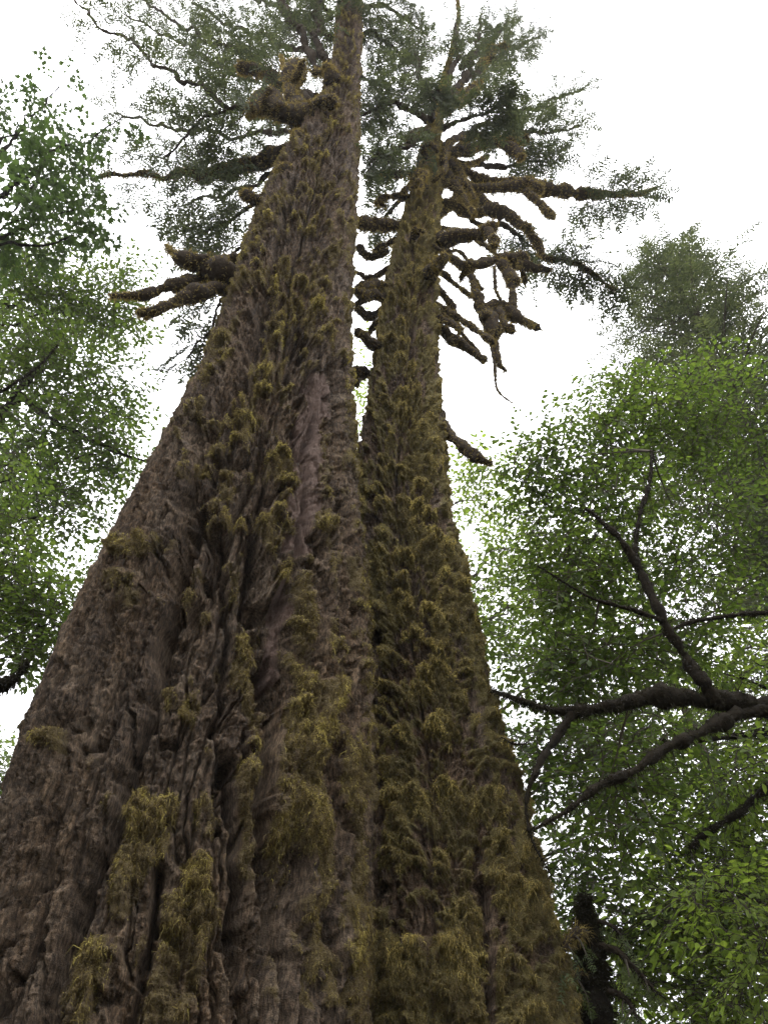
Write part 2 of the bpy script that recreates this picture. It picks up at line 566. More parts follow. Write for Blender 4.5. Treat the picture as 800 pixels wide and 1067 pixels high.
    V = np.stack([AX + Rd * C, D + Rd * S, Z], 1)
    i, j = np.meshgrid(np.arange(nz - 1), np.arange(ncol), indexing='ij')
    j2 = (j + 1) % ncol
    quads = np.stack([i * ncol + j, i * ncol + j2, (i + 1) * ncol + j2, (i + 1) * ncol + j], -1).reshape(-1, 4)
    top = (np.arange(ncol) + (nz - 1) * ncol)[None]
    tr = mesh_from('trunk', V, [quads, top], [bark], parent, attrs={'moss': m, 'plate': plate})
    # moss strands over the mossy surface
    G = V.reshape(nz, ncol, 3)
    dz = np.gradient(G, axis=0)
    ds = np.roll(G, -1, 1) - np.roll(G, 1, 1)
    N = np.cross(ds, dz).reshape(-1, 3)
    area = np.linalg.norm(N, axis=1)
    N /= area[:, None] + 1e-12
    dep = np.maximum((V - CAM) @ CAMFW, 0.5)
    inview = (px > -80) & (px < 880) & (py > -60) & (py < 1120) & (S < 0.45)
    lip = np.clip(sc1 * k, 0, 1)
    wgt = area / dep ** 1.7 * np.clip(m - 0.25, 0, 1) * (0.6 + .9 * lip + .5 * patch + .5 * ptop) * np.where(inview, 1.0, 0.03)
    wgt /= wgt.sum()
    idx = rng.choice(len(V), style['nstr'], p=wgt)
    Pj = V[idx] + rng.normal(size=(len(idx), 3)) * 0.008
    dpt = dep[idx]
    bright = np.clip(style['toplit_gold'] * (.25 * patch[idx] + ptop[idx]) + 0.2 + 0.24 * rng.normal(size=len(idx)) + 0.5 * pn[idx] + .5 * lip[idx] ** 2, 0, 1)  # light from above put into the tone: ledge lips and patch tops brighter
    ln = (0.008 + 0.0018 * dpt + 0.035 * rng.random(len(idx)) ** 3 + 0.012 * ptop[idx])
    ln = ln * np.where(rng.random(len(idx)) < style['long'] * np.clip((9 - Z[idx]) / 6, 0, 1), 2.6, 1.0)
    sv_, sf_, st_ = strands(Pj, N[idx], ln, 0.0018 + 0.0004 * dpt, 0.75, bright, .28, .38)
    o = mesh_from('moss', sv_, sf_, [moss_mat], tr, attrs={'tone': st_}, smooth=True)
    o['kind'] = 'stuff'
    return tr


rowsA = [(1067, -108, 391), (1000, -78, 391), (900, -38, 391), (800, 5, 389), (700, 46, 387), (600, 96, 381), (500, 151, 373), (400, 205, 367),
         (330, 229, 366), (270, 249, 369), (200, 277, 373), (150, 305, 374), (100, 336, 374), (60, 347, 376), (0, 350, 378)]
rowsB = [(1067, 368, 604), (1000, 370, 589), (900, 374, 563), (800, 376, 535), (700, 368, 508), (600, 367, 487), (550, 366, 472), (465, 373, 464),
         (410, 385, 457), (340, 395, 455), (297, 400, 455), (255, 411, 456), (191, 430, 460), (157, 437, 458), (110, 450, 461), (60, 467, 471), (10, 480, 481)]
DA, DB = 6.5, 7.8

patchesA = [
    (155, 832, 46, 24, 1.0, .12), (150, 880, 55, 45, .75, .05), (195, 945, 38, 60, .85, .06), (185, 1010, 45, 60, .6, .03), (95, 1005, 45, 40, .75, .05), (80, 1050, 40, 30, .5, .02),
    (310, 838, 32, 30, 1.0, .10), (308, 900, 28, 60, .6, .03), (335, 770, 26, 32, 1.0, .09), (262, 800, 20, 45, .8, .07), (262, 775, 18, 16, 1, .08),
    (340, 690, 16, 90, .7, .03), (360, 850, 12, 160, .9, .05), (372, 1010, 16, 70, 1.0, .05), (378, 820, 10, 110, .8, .05), (375, 720, 8, 100, .7, .04),
    (270, 660, 36, 26, .95, .09), (262, 700, 30, 40, .7, .04), (185, 725, 24, 22, .85, .06), (190, 700, 14, 14, .7, .04),
    (250, 540, 22, 15, 1.0, .11), (288, 538, 20, 15, .95, .11), (210, 545, 20, 18, .7, .10), (213, 490, 30, 10, .9, .06), (232, 512, 24, 10, .7, .05), (232, 470, 22, 12, .7, .05),
    (134, 572, 20, 15, 1.0, .09), (132, 612, 24, 16, .55, .08), (170, 557, 18, 12, .5, .04), (225, 438, 24, 14, .7, .05), (262, 450, 22, 14, .6, .05), (48, 770, 26, 9, .9, .05), (90, 790, 22, 20, .25, .03),
    (310, 600, 22, 28, .8, .05), (300, 640, 20, 20, .6, .05), (345, 640, 14, 60, .8, .04), (318, 720, 14, 20, .8, .05), (285, 480, 22, 16, .6, .05),
    (300, 760, 34, 50, .7, .03), (330, 900, 28, 90, .75, .04), (345, 560, 14, 60, .8, .03), (300, 560, 26, 26, .7, .04), (330, 650, 26, 40, .7, .04), (240, 620, 18, 40, .5, .02),
    (365, 450, 6, 80, .8, .03), (285, 400, 30, 26, .55, .02), (335, 1000, 25, 60, .65, .03), (280, 880, 18, 60, .4, .02), (120, 930, 22, 50, .5, .02), (355, 760, 14, 60, .9, .05), (215, 850, 22, 30, .6, .03),
    (345, 470, 8, 60, .7, .03), (362, 560, 5, 120, .8, .03), (330, 330, 10, 30, .6, .04), (290, 330, 14, 30, .5, .04),
]
furrowsA = [
    ([(205, 520), (188, 590), (168, 670), (150, 740), (128, 820), (108, 880), (75, 960), (45, 1067)], 9, .17),
    ([(70, 760), (52, 850), (30, 930), (0, 1005), (-20, 1067)], 7, .13),
    ([(125, 620), (100, 680), (70, 760)], 5, .05), ([(60, 690), (30, 770), (10, 840)], 4, .05),
    ([(240, 790), (248, 850), (252, 930), (256, 1000), (262, 1067)], 6, .13), ([(283, 690), (292, 740), (282, 830), (284, 930)], 8, .16),
    ([(170, 900), (166, 960), (150, 1010), (140, 1067)], 6, .09),
    ([(300, 930), (304, 1000), (302, 1067)], 4, .05), ([(350, 780), (358, 860), (352, 950), (360, 1067)], 6, .11),
    ([(352, 380), (354, 450), (356, 520), (362, 600), (366, 680), (368, 760)], 7, .13), ([(335, 560), (345, 620), (340, 700)], 6, .08),
    ([(266, 560), (262, 600), (270, 630)], 8, .10), ([(228, 555), (232, 620), (236, 690), (222, 760)], 5, .08), ([(296, 570), (330, 590)], 6, .06),
    ([(205, 440), (200, 480), (180, 540)], 5, .06), ([(312, 330), (308, 400), (312, 470)], 5, .07), ([(270, 300), (262, 360), (245, 430)], 5, .06),
]
styleA = dict(fib=.05, flank=.6, cw=.23, ch=.27, a1=.105, a2=.05, a3=.016, crum=.03, chip=.022, pl=.085, pl2=.016, but=.18, f1=.20, f2=.085, mt=.03, nstr=210000, toplit_gold=.42, long=.06, keep=.7,
              patches=patchesA, furrows=furrowsA, plates=[([(336, 400), (328, 450), (322, 500), (320, 560)], 15), ([(300, 600), (290, 690)], 8)],
              scale_w=lambda px, py, z: np.clip(.38 + .65 * sstep(120, 300, px + .35 * np.clip(560 - py, 0, 500)) * sstep(1000, 560, py), 0, 1),
              moss_bias=lambda px, py, z: -.2 + .66 * sstep(120, 330, px + .3 * np.clip(560 - py, 0, 500)) - .12 * sstep(300, 100, py))
styleB = dict(fib=.03, flank=.5, cw=.235, ch=.25, a1=.125, a2=.06, a3=.03, crum=.04, chip=.03, pl=.04, pl2=.02, but=.13, f1=.12, f2=.06, mt=.05, nstr=330000, toplit_gold=.3, long=.1, keep=.85,
              patches=[(440, 1010, 60, 60, 1, .10), (500, 1000, 40, 60, .8, .06), (400, 860, 22, 80, .8, .04), (465, 640, 30, 40, .8, .03), (540, 940, 30, 60, .8, .05)],
              furrows=[([(383, 620), (384, 740), (388, 860), (390, 960)], 5, .14), ([(500, 880), (510, 960), (520, 1067)], 5, .08)],
              plates=[], scale_w=lambda px, py, z: .7 + .3 * sstep(1050, 760, py),
              moss_bias=lambda px, py, z: .85 + 0 * px - .25 * sstep(395, 382, px) * sstep(650, 480, py))

treeA = thing('giant_conifer', 'huge furrowed trunk on the left with golden moss cushions and a burl high up', 'tree', (-1.6, DA, 0))
giant_trunk(treeA, rowsA, DA, 760, 1350, styleA, M_BARK_A, M_MOSS, 100)
treeB = thing('giant_conifer', 'second giant trunk, right of the first, shaggy with brown moss ledges from foot to crown', 'tree', (0.4, DB, 0))
giant_trunk(treeB, rowsB, DB, 620, 1300, styleB, M_BARK_B, M_MOSSB, 300)

# ------------------------------------------------------------------ foliage templates
def leaf_oval(L, w, fold=0.16):
    return np.array([[0, 0, 0], [.32, .42 * w, fold * .5 * w], [.7, .36 * w, fold * .45 * w], [1, 0, -.06], [.7, -.36 * w, fold * .45 * w], [.32, -.42 * w, fold * .5 * w]]) * L, \
        [np.array([[0, 1, 2, 3], [0, 3, 4, 5]])]


def leaf_palm(L):
    a = np.radians([-150, -118, -95, -72, -52, -38, -20, 0, 20, 38, 52, 72, 95, 118, 150])
    r = np.array([.26, .58, .36, .42, .92, .46, .52, 1.12, .52, .46, .92, .42, .36, .58, .26])
    z = -.10 * r * r + .03 * np.cos(a * 6)
    V = np.stack([r * np.cos(a) + .3, r * np.sin(a), z], 1)
    V = np.vstack([[[.02, 0, 0]], V, [[.36, 0, .04]]]) * L
    n = len(a)
    tri = [[n + 1, k, k + 1] for k in range(n + 1) if k + 1 <= n] + [[n + 1, n, 0]]
    return V, [np.array(tri)]


def rotm(x, y, z):
    cx, sx, cy, sy, cz, sz = math.cos(x), math.sin(x), math.cos(y), math.sin(y), math.cos(z), math.sin(z)
    return np.array([[cz, -sz, 0], [sz, cz, 0], [0, 0, 1]]) @ np.array([[cy, 0, sy], [0, 1, 0], [-sy, 0, cy]]) @ np.array([[1, 0, 0], [0, cx, -sx], [0, sx, cx]])


class Tmpl:
    def __init__(self):
        self.V, self.Fs, self.M, self.T, self.n = [], {}, {}, [], 0

    def add(self, V, faces, mat, tone):
        for f in faces:
            self.Fs.setdefault((f.shape[1], mat), []).append(f + self.n)
        self.V.append(V)
        self.T.append(np.full(len(V), tone))
        self.n += len(V)

    def done(self):
        self.V = np.concatenate(self.V)
        self.T = np.concatenate(self.T)
        self.Fs = {k: np.concatenate(v) for k, v in self.Fs.items()}
        return self


def stick(t, p, q, r, tone=.4):
    p, q = np.asarray(p, float), np.asarray(q, float)
    V, Fc, _ = tube(np.stack([p, q]), [r, r * .6], 3)
    t.add(V, [Fc[0]], 1, tone)


def spray_leafy(n, L, leaf, kind, rnd):
    t = Tmpl()
    pts = [np.array([0, 0, 0.])]
    for k in range(n):
        pts.append(pts[-1] + np.array([L / n, rnd.uniform(-.02, .02) * L, rnd.uniform(-.05, .02) * L]))
    for k in range(n):
        stick(t, pts[k], pts[k + 1], .0035)
        for sd in ((-1, 1) if kind == 'palm' else ((-1) ** k,)):
            if rnd.random() < .12:
                continue
            s = leaf * rnd.uniform(.6, 1.15)
            V, Fc = leaf_palm(s * .75) if kind == 'palm' else leaf_oval(s, rnd.uniform(.55, .72))
            pet = s * (.7 if kind == 'palm' else .15)
            V = V + np.array([pet, 0, 0])
            Rm_ = rotm(rnd.gauss(0, .26), rnd.gauss(.25, .22), sd * rnd.uniform(.5, 1.15))
            t.add(V @ Rm_.T + pts[k + 1], Fc, 0, rnd.gauss(.5, .22))
    s = leaf * rnd.uniform(.8, 1.1)
    V, Fc = leaf_palm(s * .75) if kind == 'palm' else leaf_oval(s, .62)
    t.add(V @ rotm(rnd.gauss(0, .3), .3, 0).T + pts[-1], Fc, 0, rnd.gauss(.5, .2))
    return t.done()


def spray_needle(L, rnd, cl=.055, cw=.022, nt=9, hang=.25):
    """flat feathery conifer spray: stem, side twigs, short flat needle tufts along them"""
    t = Tmpl()
    for k in range(nt):
        x = L * (k + .6) / nt
        zz = -hang * x * x / L
        for sd in (-1, 1):
            tl = L * .42 * (1 - .75 * (k / nt)) * rnd.uniform(.55, 1.15)
            a = sd * rnd.uniform(.7, 1.05)
            d = np.array([math.cos(a), math.sin(a), -.25 + rnd.uniform(-.2, .15)])
            m = max(2, int(tl / (cl * .62)))
            for q in range(m):
                c = np.array([x, 0, zz]) + d * tl * (q + .5) / m
                b = a + rnd.uniform(-.75, .75)
                w = cw * rnd.uniform(.6, 1.2)
                l = cl * rnd.uniform(.7, 1.25)
                e = np.array([math.cos(b), math.sin(b), rnd.uniform(-.5, .3)]) * l
                s = np.cross(e, [rnd.uniform(-.5, .5), rnd.uniform(-.5, .5), 1]); s = s / (np.linalg.norm(s) + 1e-9) * w * .5
                V = np.stack([c - e * .5 - s * .4, c - e * .1 - s, c + e * .55, c - e * .1 + s])
                t.add(V, [np.array([[0, 1, 2, 3]])], 0, rnd.gauss(.5, .2))
    stick(t, (0, 0, 0), (L * .5, 0, -hang * L * .25), .006)
    stick(t, (L * .5, 0, -hang * L * .25), (L, 0, -hang * L), .004)
    return t.done()


R_ = random.Random(5)
T_OVAL = [spray_leafy(9, .42, .072, 'oval', R_) for _ in range(5)]
T_OVAL_S = [spray_leafy(10, .55, .074, 'oval', R_) for _ in range(5)]
T_PALM = [spray_leafy(4, .45, .15, 'palm', R_) for _ in range(5)]
T_NEED = [spray_needle(.66, R_, cl=.11, cw=.042, nt=8) for _ in range(6)]
T_NEED_F = [spray_needle(.8, R_, cl=.11, cw=.042, nt=9) for _ in range(5)]


def bake(mb, tmpls, P, X, UP, scl, tone_off):
    """place templates: P base, X stem direction, UP approximate normal"""
    P, X, UP = np.asarray(P), np.asarray(X), np.asarray(UP)
    X = X / (np.linalg.norm(X, axis=1)[:, None] + 1e-9)
    Y = np.cross(UP, X)
    Y /= np.linalg.norm(Y, axis=1)[:, None] + 1e-9
    Zv = np.cross(X, Y)
    which = rng.integers(0, len(tmpls), len(P))
    for w, t in enumerate(tmpls):
        s = np.where(which == w)[0]
        if not len(s):
            continue
        A = np.stack([X[s], Y[s], Zv[s]], 2) * np.asarray(scl)[s][:, None, None]
        V = np.einsum('nij,kj->nki', A, t.V) + P[s][:, None]
        K = len(t.V)
        tone = np.clip(t.T[None] + np.asarray(tone_off)[s][:, None], 0, 1)
        off = (np.arange(len(s)) * K)[:, None, None]
        base = mb.n
        mb.V.append(V.reshape(-1, 3))
        mb.T.append(tone.reshape(-1))
        for (k, mat), f in t.Fs.items():
            ff = (f[None] + off).reshape(-1, k) + base
            mb.F.append(ff)
            mb.M.append(np.full(len(ff), mat))
        mb.n += len(s) * K


def twig(mb, a, b, r0, r1, sag=.08):
    a, b = np.asarray(a, float), np.asarray(b, float)
    d = np.linalg.norm(b - a)
    if d < 1e-3:
        return
    mid = (a + b) / 2 + np.array([rng.normal() * .06, rng.normal() * .06, sag]) * d
    P = catmull([a, mid, b], 4)
    V, Fc, _ = tube(P, np.linspace(r0, r1, 4), 4)
    mb.add(V, [Fc[0]], 1, rng.random())


# ------------------------------------------------------------------ leafy trees
def limb(parent, pts, mat, lump=.22, name='branch', fuzz=None, fuzzlen=.04, sides=10, blunt=False, seed=None, dens=1.0, wob=0.0):
    """pts: (px, py, Y, radius in photo pixels)"""
    P = np.array([at(a, b, Y) for a, b, Y, r in pts])
    R = np.array([r * mpp(b, Y) for a, b, Y, r in pts])
    return limb_xyz(parent, P, R, mat, lump, name, fuzz, fuzzlen, sides, blunt, seed, dens, wob)


def limb_xyz(parent, P, R, mat, lump=.22, name='branch', fuzz=None, fuzzlen=.04, sides=10, blunt=False, seed=None, dens=1.0, wob=0.0, tn0=.3):
    L = np.sum(np.linalg.norm(np.diff(P, axis=0), axis=1))
    n = int(np.clip(L / max(.6 * R.mean(), .03), 8, 110))
    C = catmull(P, n)
    Rr = np.interp(np.linspace(0, len(P) - 1, n), np.arange(len(P)), R)
    C[1:-1] += rng.normal(size=(n - 2, 3)) * Rr[1:-1, None] * .10
    if wob:
        e = np.sin(np.linspace(0, np.pi, n)) ** .5 * min(L, 4.0) * wob
        sd_ = int(rng.integers(0, 999))
        C += np.stack([fbm(C * 1.1, sd_ + 10 * q, 3) for q in range(3)], 1) * e[:, None]
    if blunt:
        d = np.linalg.norm(C - C[-1], axis=1)
        tail = C[-1] - (C[-1] - C[-2]) / (np.linalg.norm(C[-1] - C[-2]) + 1e-9) * 0
        ex = np.linspace(0, 1, 5)[1:, None] * (C[-1] - C[-2]) / (np.linalg.norm(C[-1] - C[-2]) + 1e-9) * Rr[-1] * 1.0
        C = np.vstack([C, C[-1] + ex])
        Rr = np.concatenate([Rr, np.full(4, Rr[-1])])
    if wob:
        Rr = Rr * np.clip(1 + .55 * fbm(C * (.25 / max(R.mean(), .02)), int(rng.integers(0, 999)), 2), .45, 1.7)
    V, Fc, N = tube(C, Rr, sides, lump, .55 / max(R.mean(), .02), int(rng.integers(0, 999)) if seed is None else seed, blunt)
    mb = MB()
    KV, KN = [], []
    if blunt:
        for _k in range(int(rng.integers(0, 3))):
            q = int(rng.integers(n // 3, n))
            dd = rng.normal(size=3); dd[2] -= .3; dd /= np.linalg.norm(dd)
            rr = Rr[q] * (.4 + .3 * rng.random())
            kc = C[q] + dd * np.linspace(0, 1, 9)[:, None] * Rr[q] * (1.6 + 2.2 * rng.random()) + np.linspace(0, 1, 9)[:, None] ** 2 * rng.normal(size=3) * Rr[q]
            kv, kf, kn = tube(kc, np.full(9, rr), sides, lump, .55 / max(R.mean(), .02), 5, True)
            mb.add(kv, kf, 0, .5)
            KV.append(kv); KN.append(kn)
    mb.add(V, Fc, 0, np.clip(.5 + .4 * perlin(V * 2.1, 9), 0, 1))
    o = mb.build(name, [mat], parent)
    if KV:
        V, N = np.vstack([V] + KV), np.vstack([N] + KN)
    if fuzz is not None:
        ns = int(min(12000, 60 + L * R.mean() * 2 * np.pi * 1150 * dens))
        idx = rng.integers(0, len(V), ns)
        Pj = V[idx] + rng.normal(size=(ns, 3)) * R.mean() * .12
        dist = np.linalg.norm(P.mean(0) - CAM)
        sv_, sf_, st_ = strands(Pj, N[idx], fuzzlen * (.6 + .8 * rng.random(ns)) * (.55 + .045 * dist), .003 + .0005 * dist, .45,
                                np.clip(tn0 + .2 * rng.normal(size=ns), 0, 1))
        m = mesh_from('moss', sv_, sf_, [fuzz], o, attrs={'tone': st_})
        m['kind'] = 'stuff'
    return o, C, Rr


def clump_points(c, n):
    px, py, rx, ry, Y, dY = c
    ctr = at(px, py, Y)
    m = mpp(py, Y)
    d = rng.normal(size=(n, 3))
    d /= np.linalg.norm(d, axis=1)[:, None]
    d *= (rng.random(n) ** .42)[:, None]
    view = (ctr - CAM) / np.linalg.norm(ctr - CAM)
    return ctr + d[:, :1] * np.array([1, 0, 0]) * rx * m + d[:, 1:2] * CAMUP * ry * m + d[:, 2:] * view * dY


def crown(parent, nodes, clumps, tmpls, leaf_mat, twig_mat, scale=1.0, flat=.35, droop=.15, rt=.006, name='crown', maxtwig=1.4, needle=False, dens=.84):
    """leaf sprays grown on twigs that reach back to the limbs; nodes: (N,3) limb points"""
    mb = MB()
    for c in clumps:
        n = max(2, int(c[6] * dens))
        P = clump_points(c[:6], n)
        tone = c[7] if len(c) > 7 else 0.0
        known = nodes.copy()
        # connect nearest first
        dmin = np.full(n, 1e9)
        par = np.zeros(n, int)
        for s in range(0, len(known), 400):
            dd = np.linalg.norm(P[:, None] - known[None, s:s + 400], axis=2)
            k = dd.argmin(1)
            v = dd[np.arange(n), k]
            u = v < dmin
            dmin[u], par[u] = v[u], k[u] + s
        Pall = np.vstack([known, P])
        done = np.zeros(n, bool)
        base = np.zeros((n, 3))
        for _ in range(n):
            k = int(np.where(done, 1e9, dmin).argmin())
            done[k] = True
            a = Pall[par[k]]
            base[k] = a
            L = dmin[k]
            twig(mb, a, P[k], rt * (1 + min(L, 2.0)), rt * .7, .04)
            d2 = np.linalg.norm(P - P[k], axis=1) * 1.0
            u = (~done) & (d2 < dmin)
            dmin[u] = d2[u]
            par[u] = len(known) + k
        D = P - base
        D /= np.linalg.norm(D, axis=1)[:, None] + 1e-9
        rep = 2 if not needle else 1
        for q in range(rep):
            X = D * .8 + rng.normal(size=(n, 3)) * .65
            X[:, 2] = X[:, 2] * .35 - droop
            UP = np.array([0, 0, 1.]) + rng.normal(size=(n, 3)) * flat
            bake(mb, tmpls, P, X, UP, scale * (.75 + .5 * rng.random(n)), tone + .14 * rng.normal(size=n))
    o = mb.build(name, [leaf_mat, twig_mat], parent, smooth=False)
    return o


GRP = 'leafy trees behind the giant trunks'


def leafy_tree(name, label, cat, base, top, r0, limbs, clumps, tmpls, leaf_mat, bark, group=None, scale=1.0, fuzz=None, flat=.35, droop=.15, auto=True, lump=.12, rt=.006):
    """base/top: xyz of the trunk; limbs: lists of (px,py,Y,rpx) that start near the trunk; clumps get a limb of their own if auto"""
    base, top = np.asarray(base, float), np.asarray(top, float)
    t = thing(name, label, cat, base, group)
    mid = (base + top) / 2 + np.array([rng.normal() * .15, rng.normal() * .15, 0])
    P = np.stack([base - [0, 0, .1], base + (mid - base) * .5, mid, top])
    tr, TC, TR = limb_xyz(t, P, np.array([r0 * 1.35, r0, r0 * .8, r0 * .25]), bark, lump, 'trunk', fuzz, .04, 14)
    nodes = [TC[len(TC) // 3:]]
    for l in limbs:
        o, C, R = limb(t, l, bark, .3, 'branch', fuzz, .055, 12, wob=.012, dens=1.6)
        nodes.append(C)
    if auto:
        for c in clumps:
            e = at(c[0], c[1], c[4])
            zz = np.clip(e[2] - np.linalg.norm((e - top)[:2]) * .6, base[2] + .25 * (top[2] - base[2]), top[2])
            s = TC[np.abs(TC[:, 2] - zz).argmin()]
            if np.linalg.norm(e - s) < .4:
                continue
            m_ = (s + e) / 2 + np.array([0, 0, .12 * np.linalg.norm(e - s)])
            o, C, R = limb_xyz(t, np.stack([s, m_, e]), np.array([r0 * .22, r0 * .13, r0 * .05]), bark, .15, 'branch', None, sides=7, wob=.06)
            nodes.append(C[2:])
    crown(t, np.vstack(nodes), clumps, tmpls, leaf_mat, M_TWIG, scale, flat, droop, rt, dens=.86 if group == GRP else .95)
    return t


# ------------------------------------------------------------------ branches of the giant conifers
def needles_on(parent, C, t0, t1, n, length, tmpls, mat, droop=.35, scale=1.0, twl=.9, tone=0.0):
    """branchlets on both sides of a branch, each a short hanging twig carrying flat needle sprays"""
    mb = MB()
    T = np.gradient(C, axis=0)
    T /= np.linalg.norm(T, axis=1)[:, None] + 1e-9
    side = np.cross(T, [0, 0, 1.])
    side /= np.linalg.norm(side, axis=1)[:, None] + 1e-9
    Ps, Xs, Us, Ss, To = [], [], [], [], []
    for k in range(n):
        u = t0 + (t1 - t0) * (k + rng.random()) / n
        i = min(int(u * (len(C) - 1)), len(C) - 1)
        sd = 1 if k % 2 else -1
        L = length * (1.05 - .65 * (u - t0) / max(t1 - t0, 1e-3)) * (.4 + 1.0 * rng.random())
        d = T[i] * (.35 + .4 * rng.random()) + side[i] * sd * (.5 + .6 * rng.random()) + np.array([0, 0, -droop * (.3 + rng.random())]) + rng.normal(size=3) * .18
        d /= np.linalg.norm(d)
        a, b = C[i], C[i] + d * L + np.array([0, 0, -.18 * L * L])
        twig(mb, a, b, .012, .005, .06)
        m = max(1, int(round(L / .26)))
        for q in range(m + 1):
            f = .22 + .78 * (q + .35) / (m + .7)
            p = a + (b - a) * f
            x = d * .7 + np.cross(d, [0, 0, 1.]) * (1 if q % 2 else -1) * .75 + np.array([0, 0, -.35]) + rng.normal(size=3) * .25
            if q == m:
                x = d + np.array([0, 0, -.3])
            Ps.append(p); Xs.append(x); Us.append(np.array([0, 0, 1.]) + rng.normal(size=3) * .4); Ss.append(scale * (.55 + .6 * rng.random())); To.append(tone + .15 * rng.normal())
    # leading tip
    Ps.append(C[-1]); Xs.append(T[-1] + np.array([0, 0, -.2])); Us.append(np.array([0, 0, 1.])); Ss.append(scale); To.append(tone)
    bake(mb, tmpls, np.array(Ps), np.array(Xs), np.array(Us), np.array(Ss), np.array(To))
    return mb.build('needles', [mat, M_TWIG], parent, smooth=False)


def giant_branch(tree, pts, fuzz=M_MOSSB, mat=M_SLEEVE, blunt=False, need=None, lump=.3, fl=.05, dens=1.0):
    o, C, R = limb(tree, pts, mat, lump, 'branch', fuzz, fl, 12, blunt, dens=dens, wob=.05 if need else .012)
    if need:
        needles_on(o, C, *need)
    return o


A, B = DA, DB
# --- left giant: burl, dead mossy limbs, live boughs reaching over to the left
burl_o, C_, _ = limb(treeA, [(345, 130, A, 14), (328, 126, A - .4, 16), (312, 121, A - .6, 14), (294, 119, A - .7, 8), (277, 113, A - .7, 7), (258, 116, A - .7, 5)], M_SLEEVE, .28, 'burl', M_MOSSB, .045, 14)
for arm in ([(312, 114, A - .65, 9), (304, 100, A - .75, 6), (303, 90, A - .8, 6.5), (306, 80, A - .85, 11), (308, 73, A - .85, 11)],
            [(324, 120, A - .6, 8), (330, 110, A - .75, 5), (337, 106, A - .85, 6), (344, 107, A - .85, 8)],
            [(292, 118, A - .75, 8), (282, 102, A - .85, 10), (271, 104, A - .88, 8), (262, 114, A - .88, 5)],
            [(306, 82, A - .65, 5), (296, 70, A - .7, 2), (293, 58, A - .7, 1)]):
    limb(burl_o, arm, M_SLEEVE, .2, 'burl_arm', M_MOSSB, .045, 12, True)
stubsA = [
    ([(352, 92, A, 9), (346, 84, A - .5, 9), (344, 76, A - .6, 6)], True), ([(322, 158, A, 10), (314, 149, A - .6, 8), (310, 140, A - .7, 5)], True),
    ([(306, 200, A, 11), (299, 187, A - .6, 11), (297, 181, A - .7, 8)], True), ([(285, 226, A, 8), (270, 211, A - .5, 8), (256, 203, A - .6, 6)], True),
    ([(300, 92, A + .2, 7), (275, 76, A, 7), (252, 70, A - .1, 6)], True),
    ([(262, 300, A, 15), (240, 289, A - .5, 13), (214, 277, A - .6, 11), (192, 271, A - .7, 8), (180, 263, A - .7, 4), (173, 256, A - .7, 1.5)], False),
    ([(258, 300, A, 10), (225, 290, A - .3, 8), (190, 296, A - .5, 7), (150, 306, A - .6, 5), (115, 309, A - .7, 2.5)], False),
    ([(250, 305, A, 9), (228, 299, A - .5, 8), (196, 308, A - .7, 7), (165, 320, A - .8, 6), (147, 326, A - .8, 4)], True),
    ([(262, 275, A + .3, 8), (240, 270, A + .2, 6), (226, 274, A + .2, 4)], True),
]
for pts, bl in stubsA:
    giant_branch(treeA, pts, M_MOSSB, M_SLEEVE, bl, None, .25)
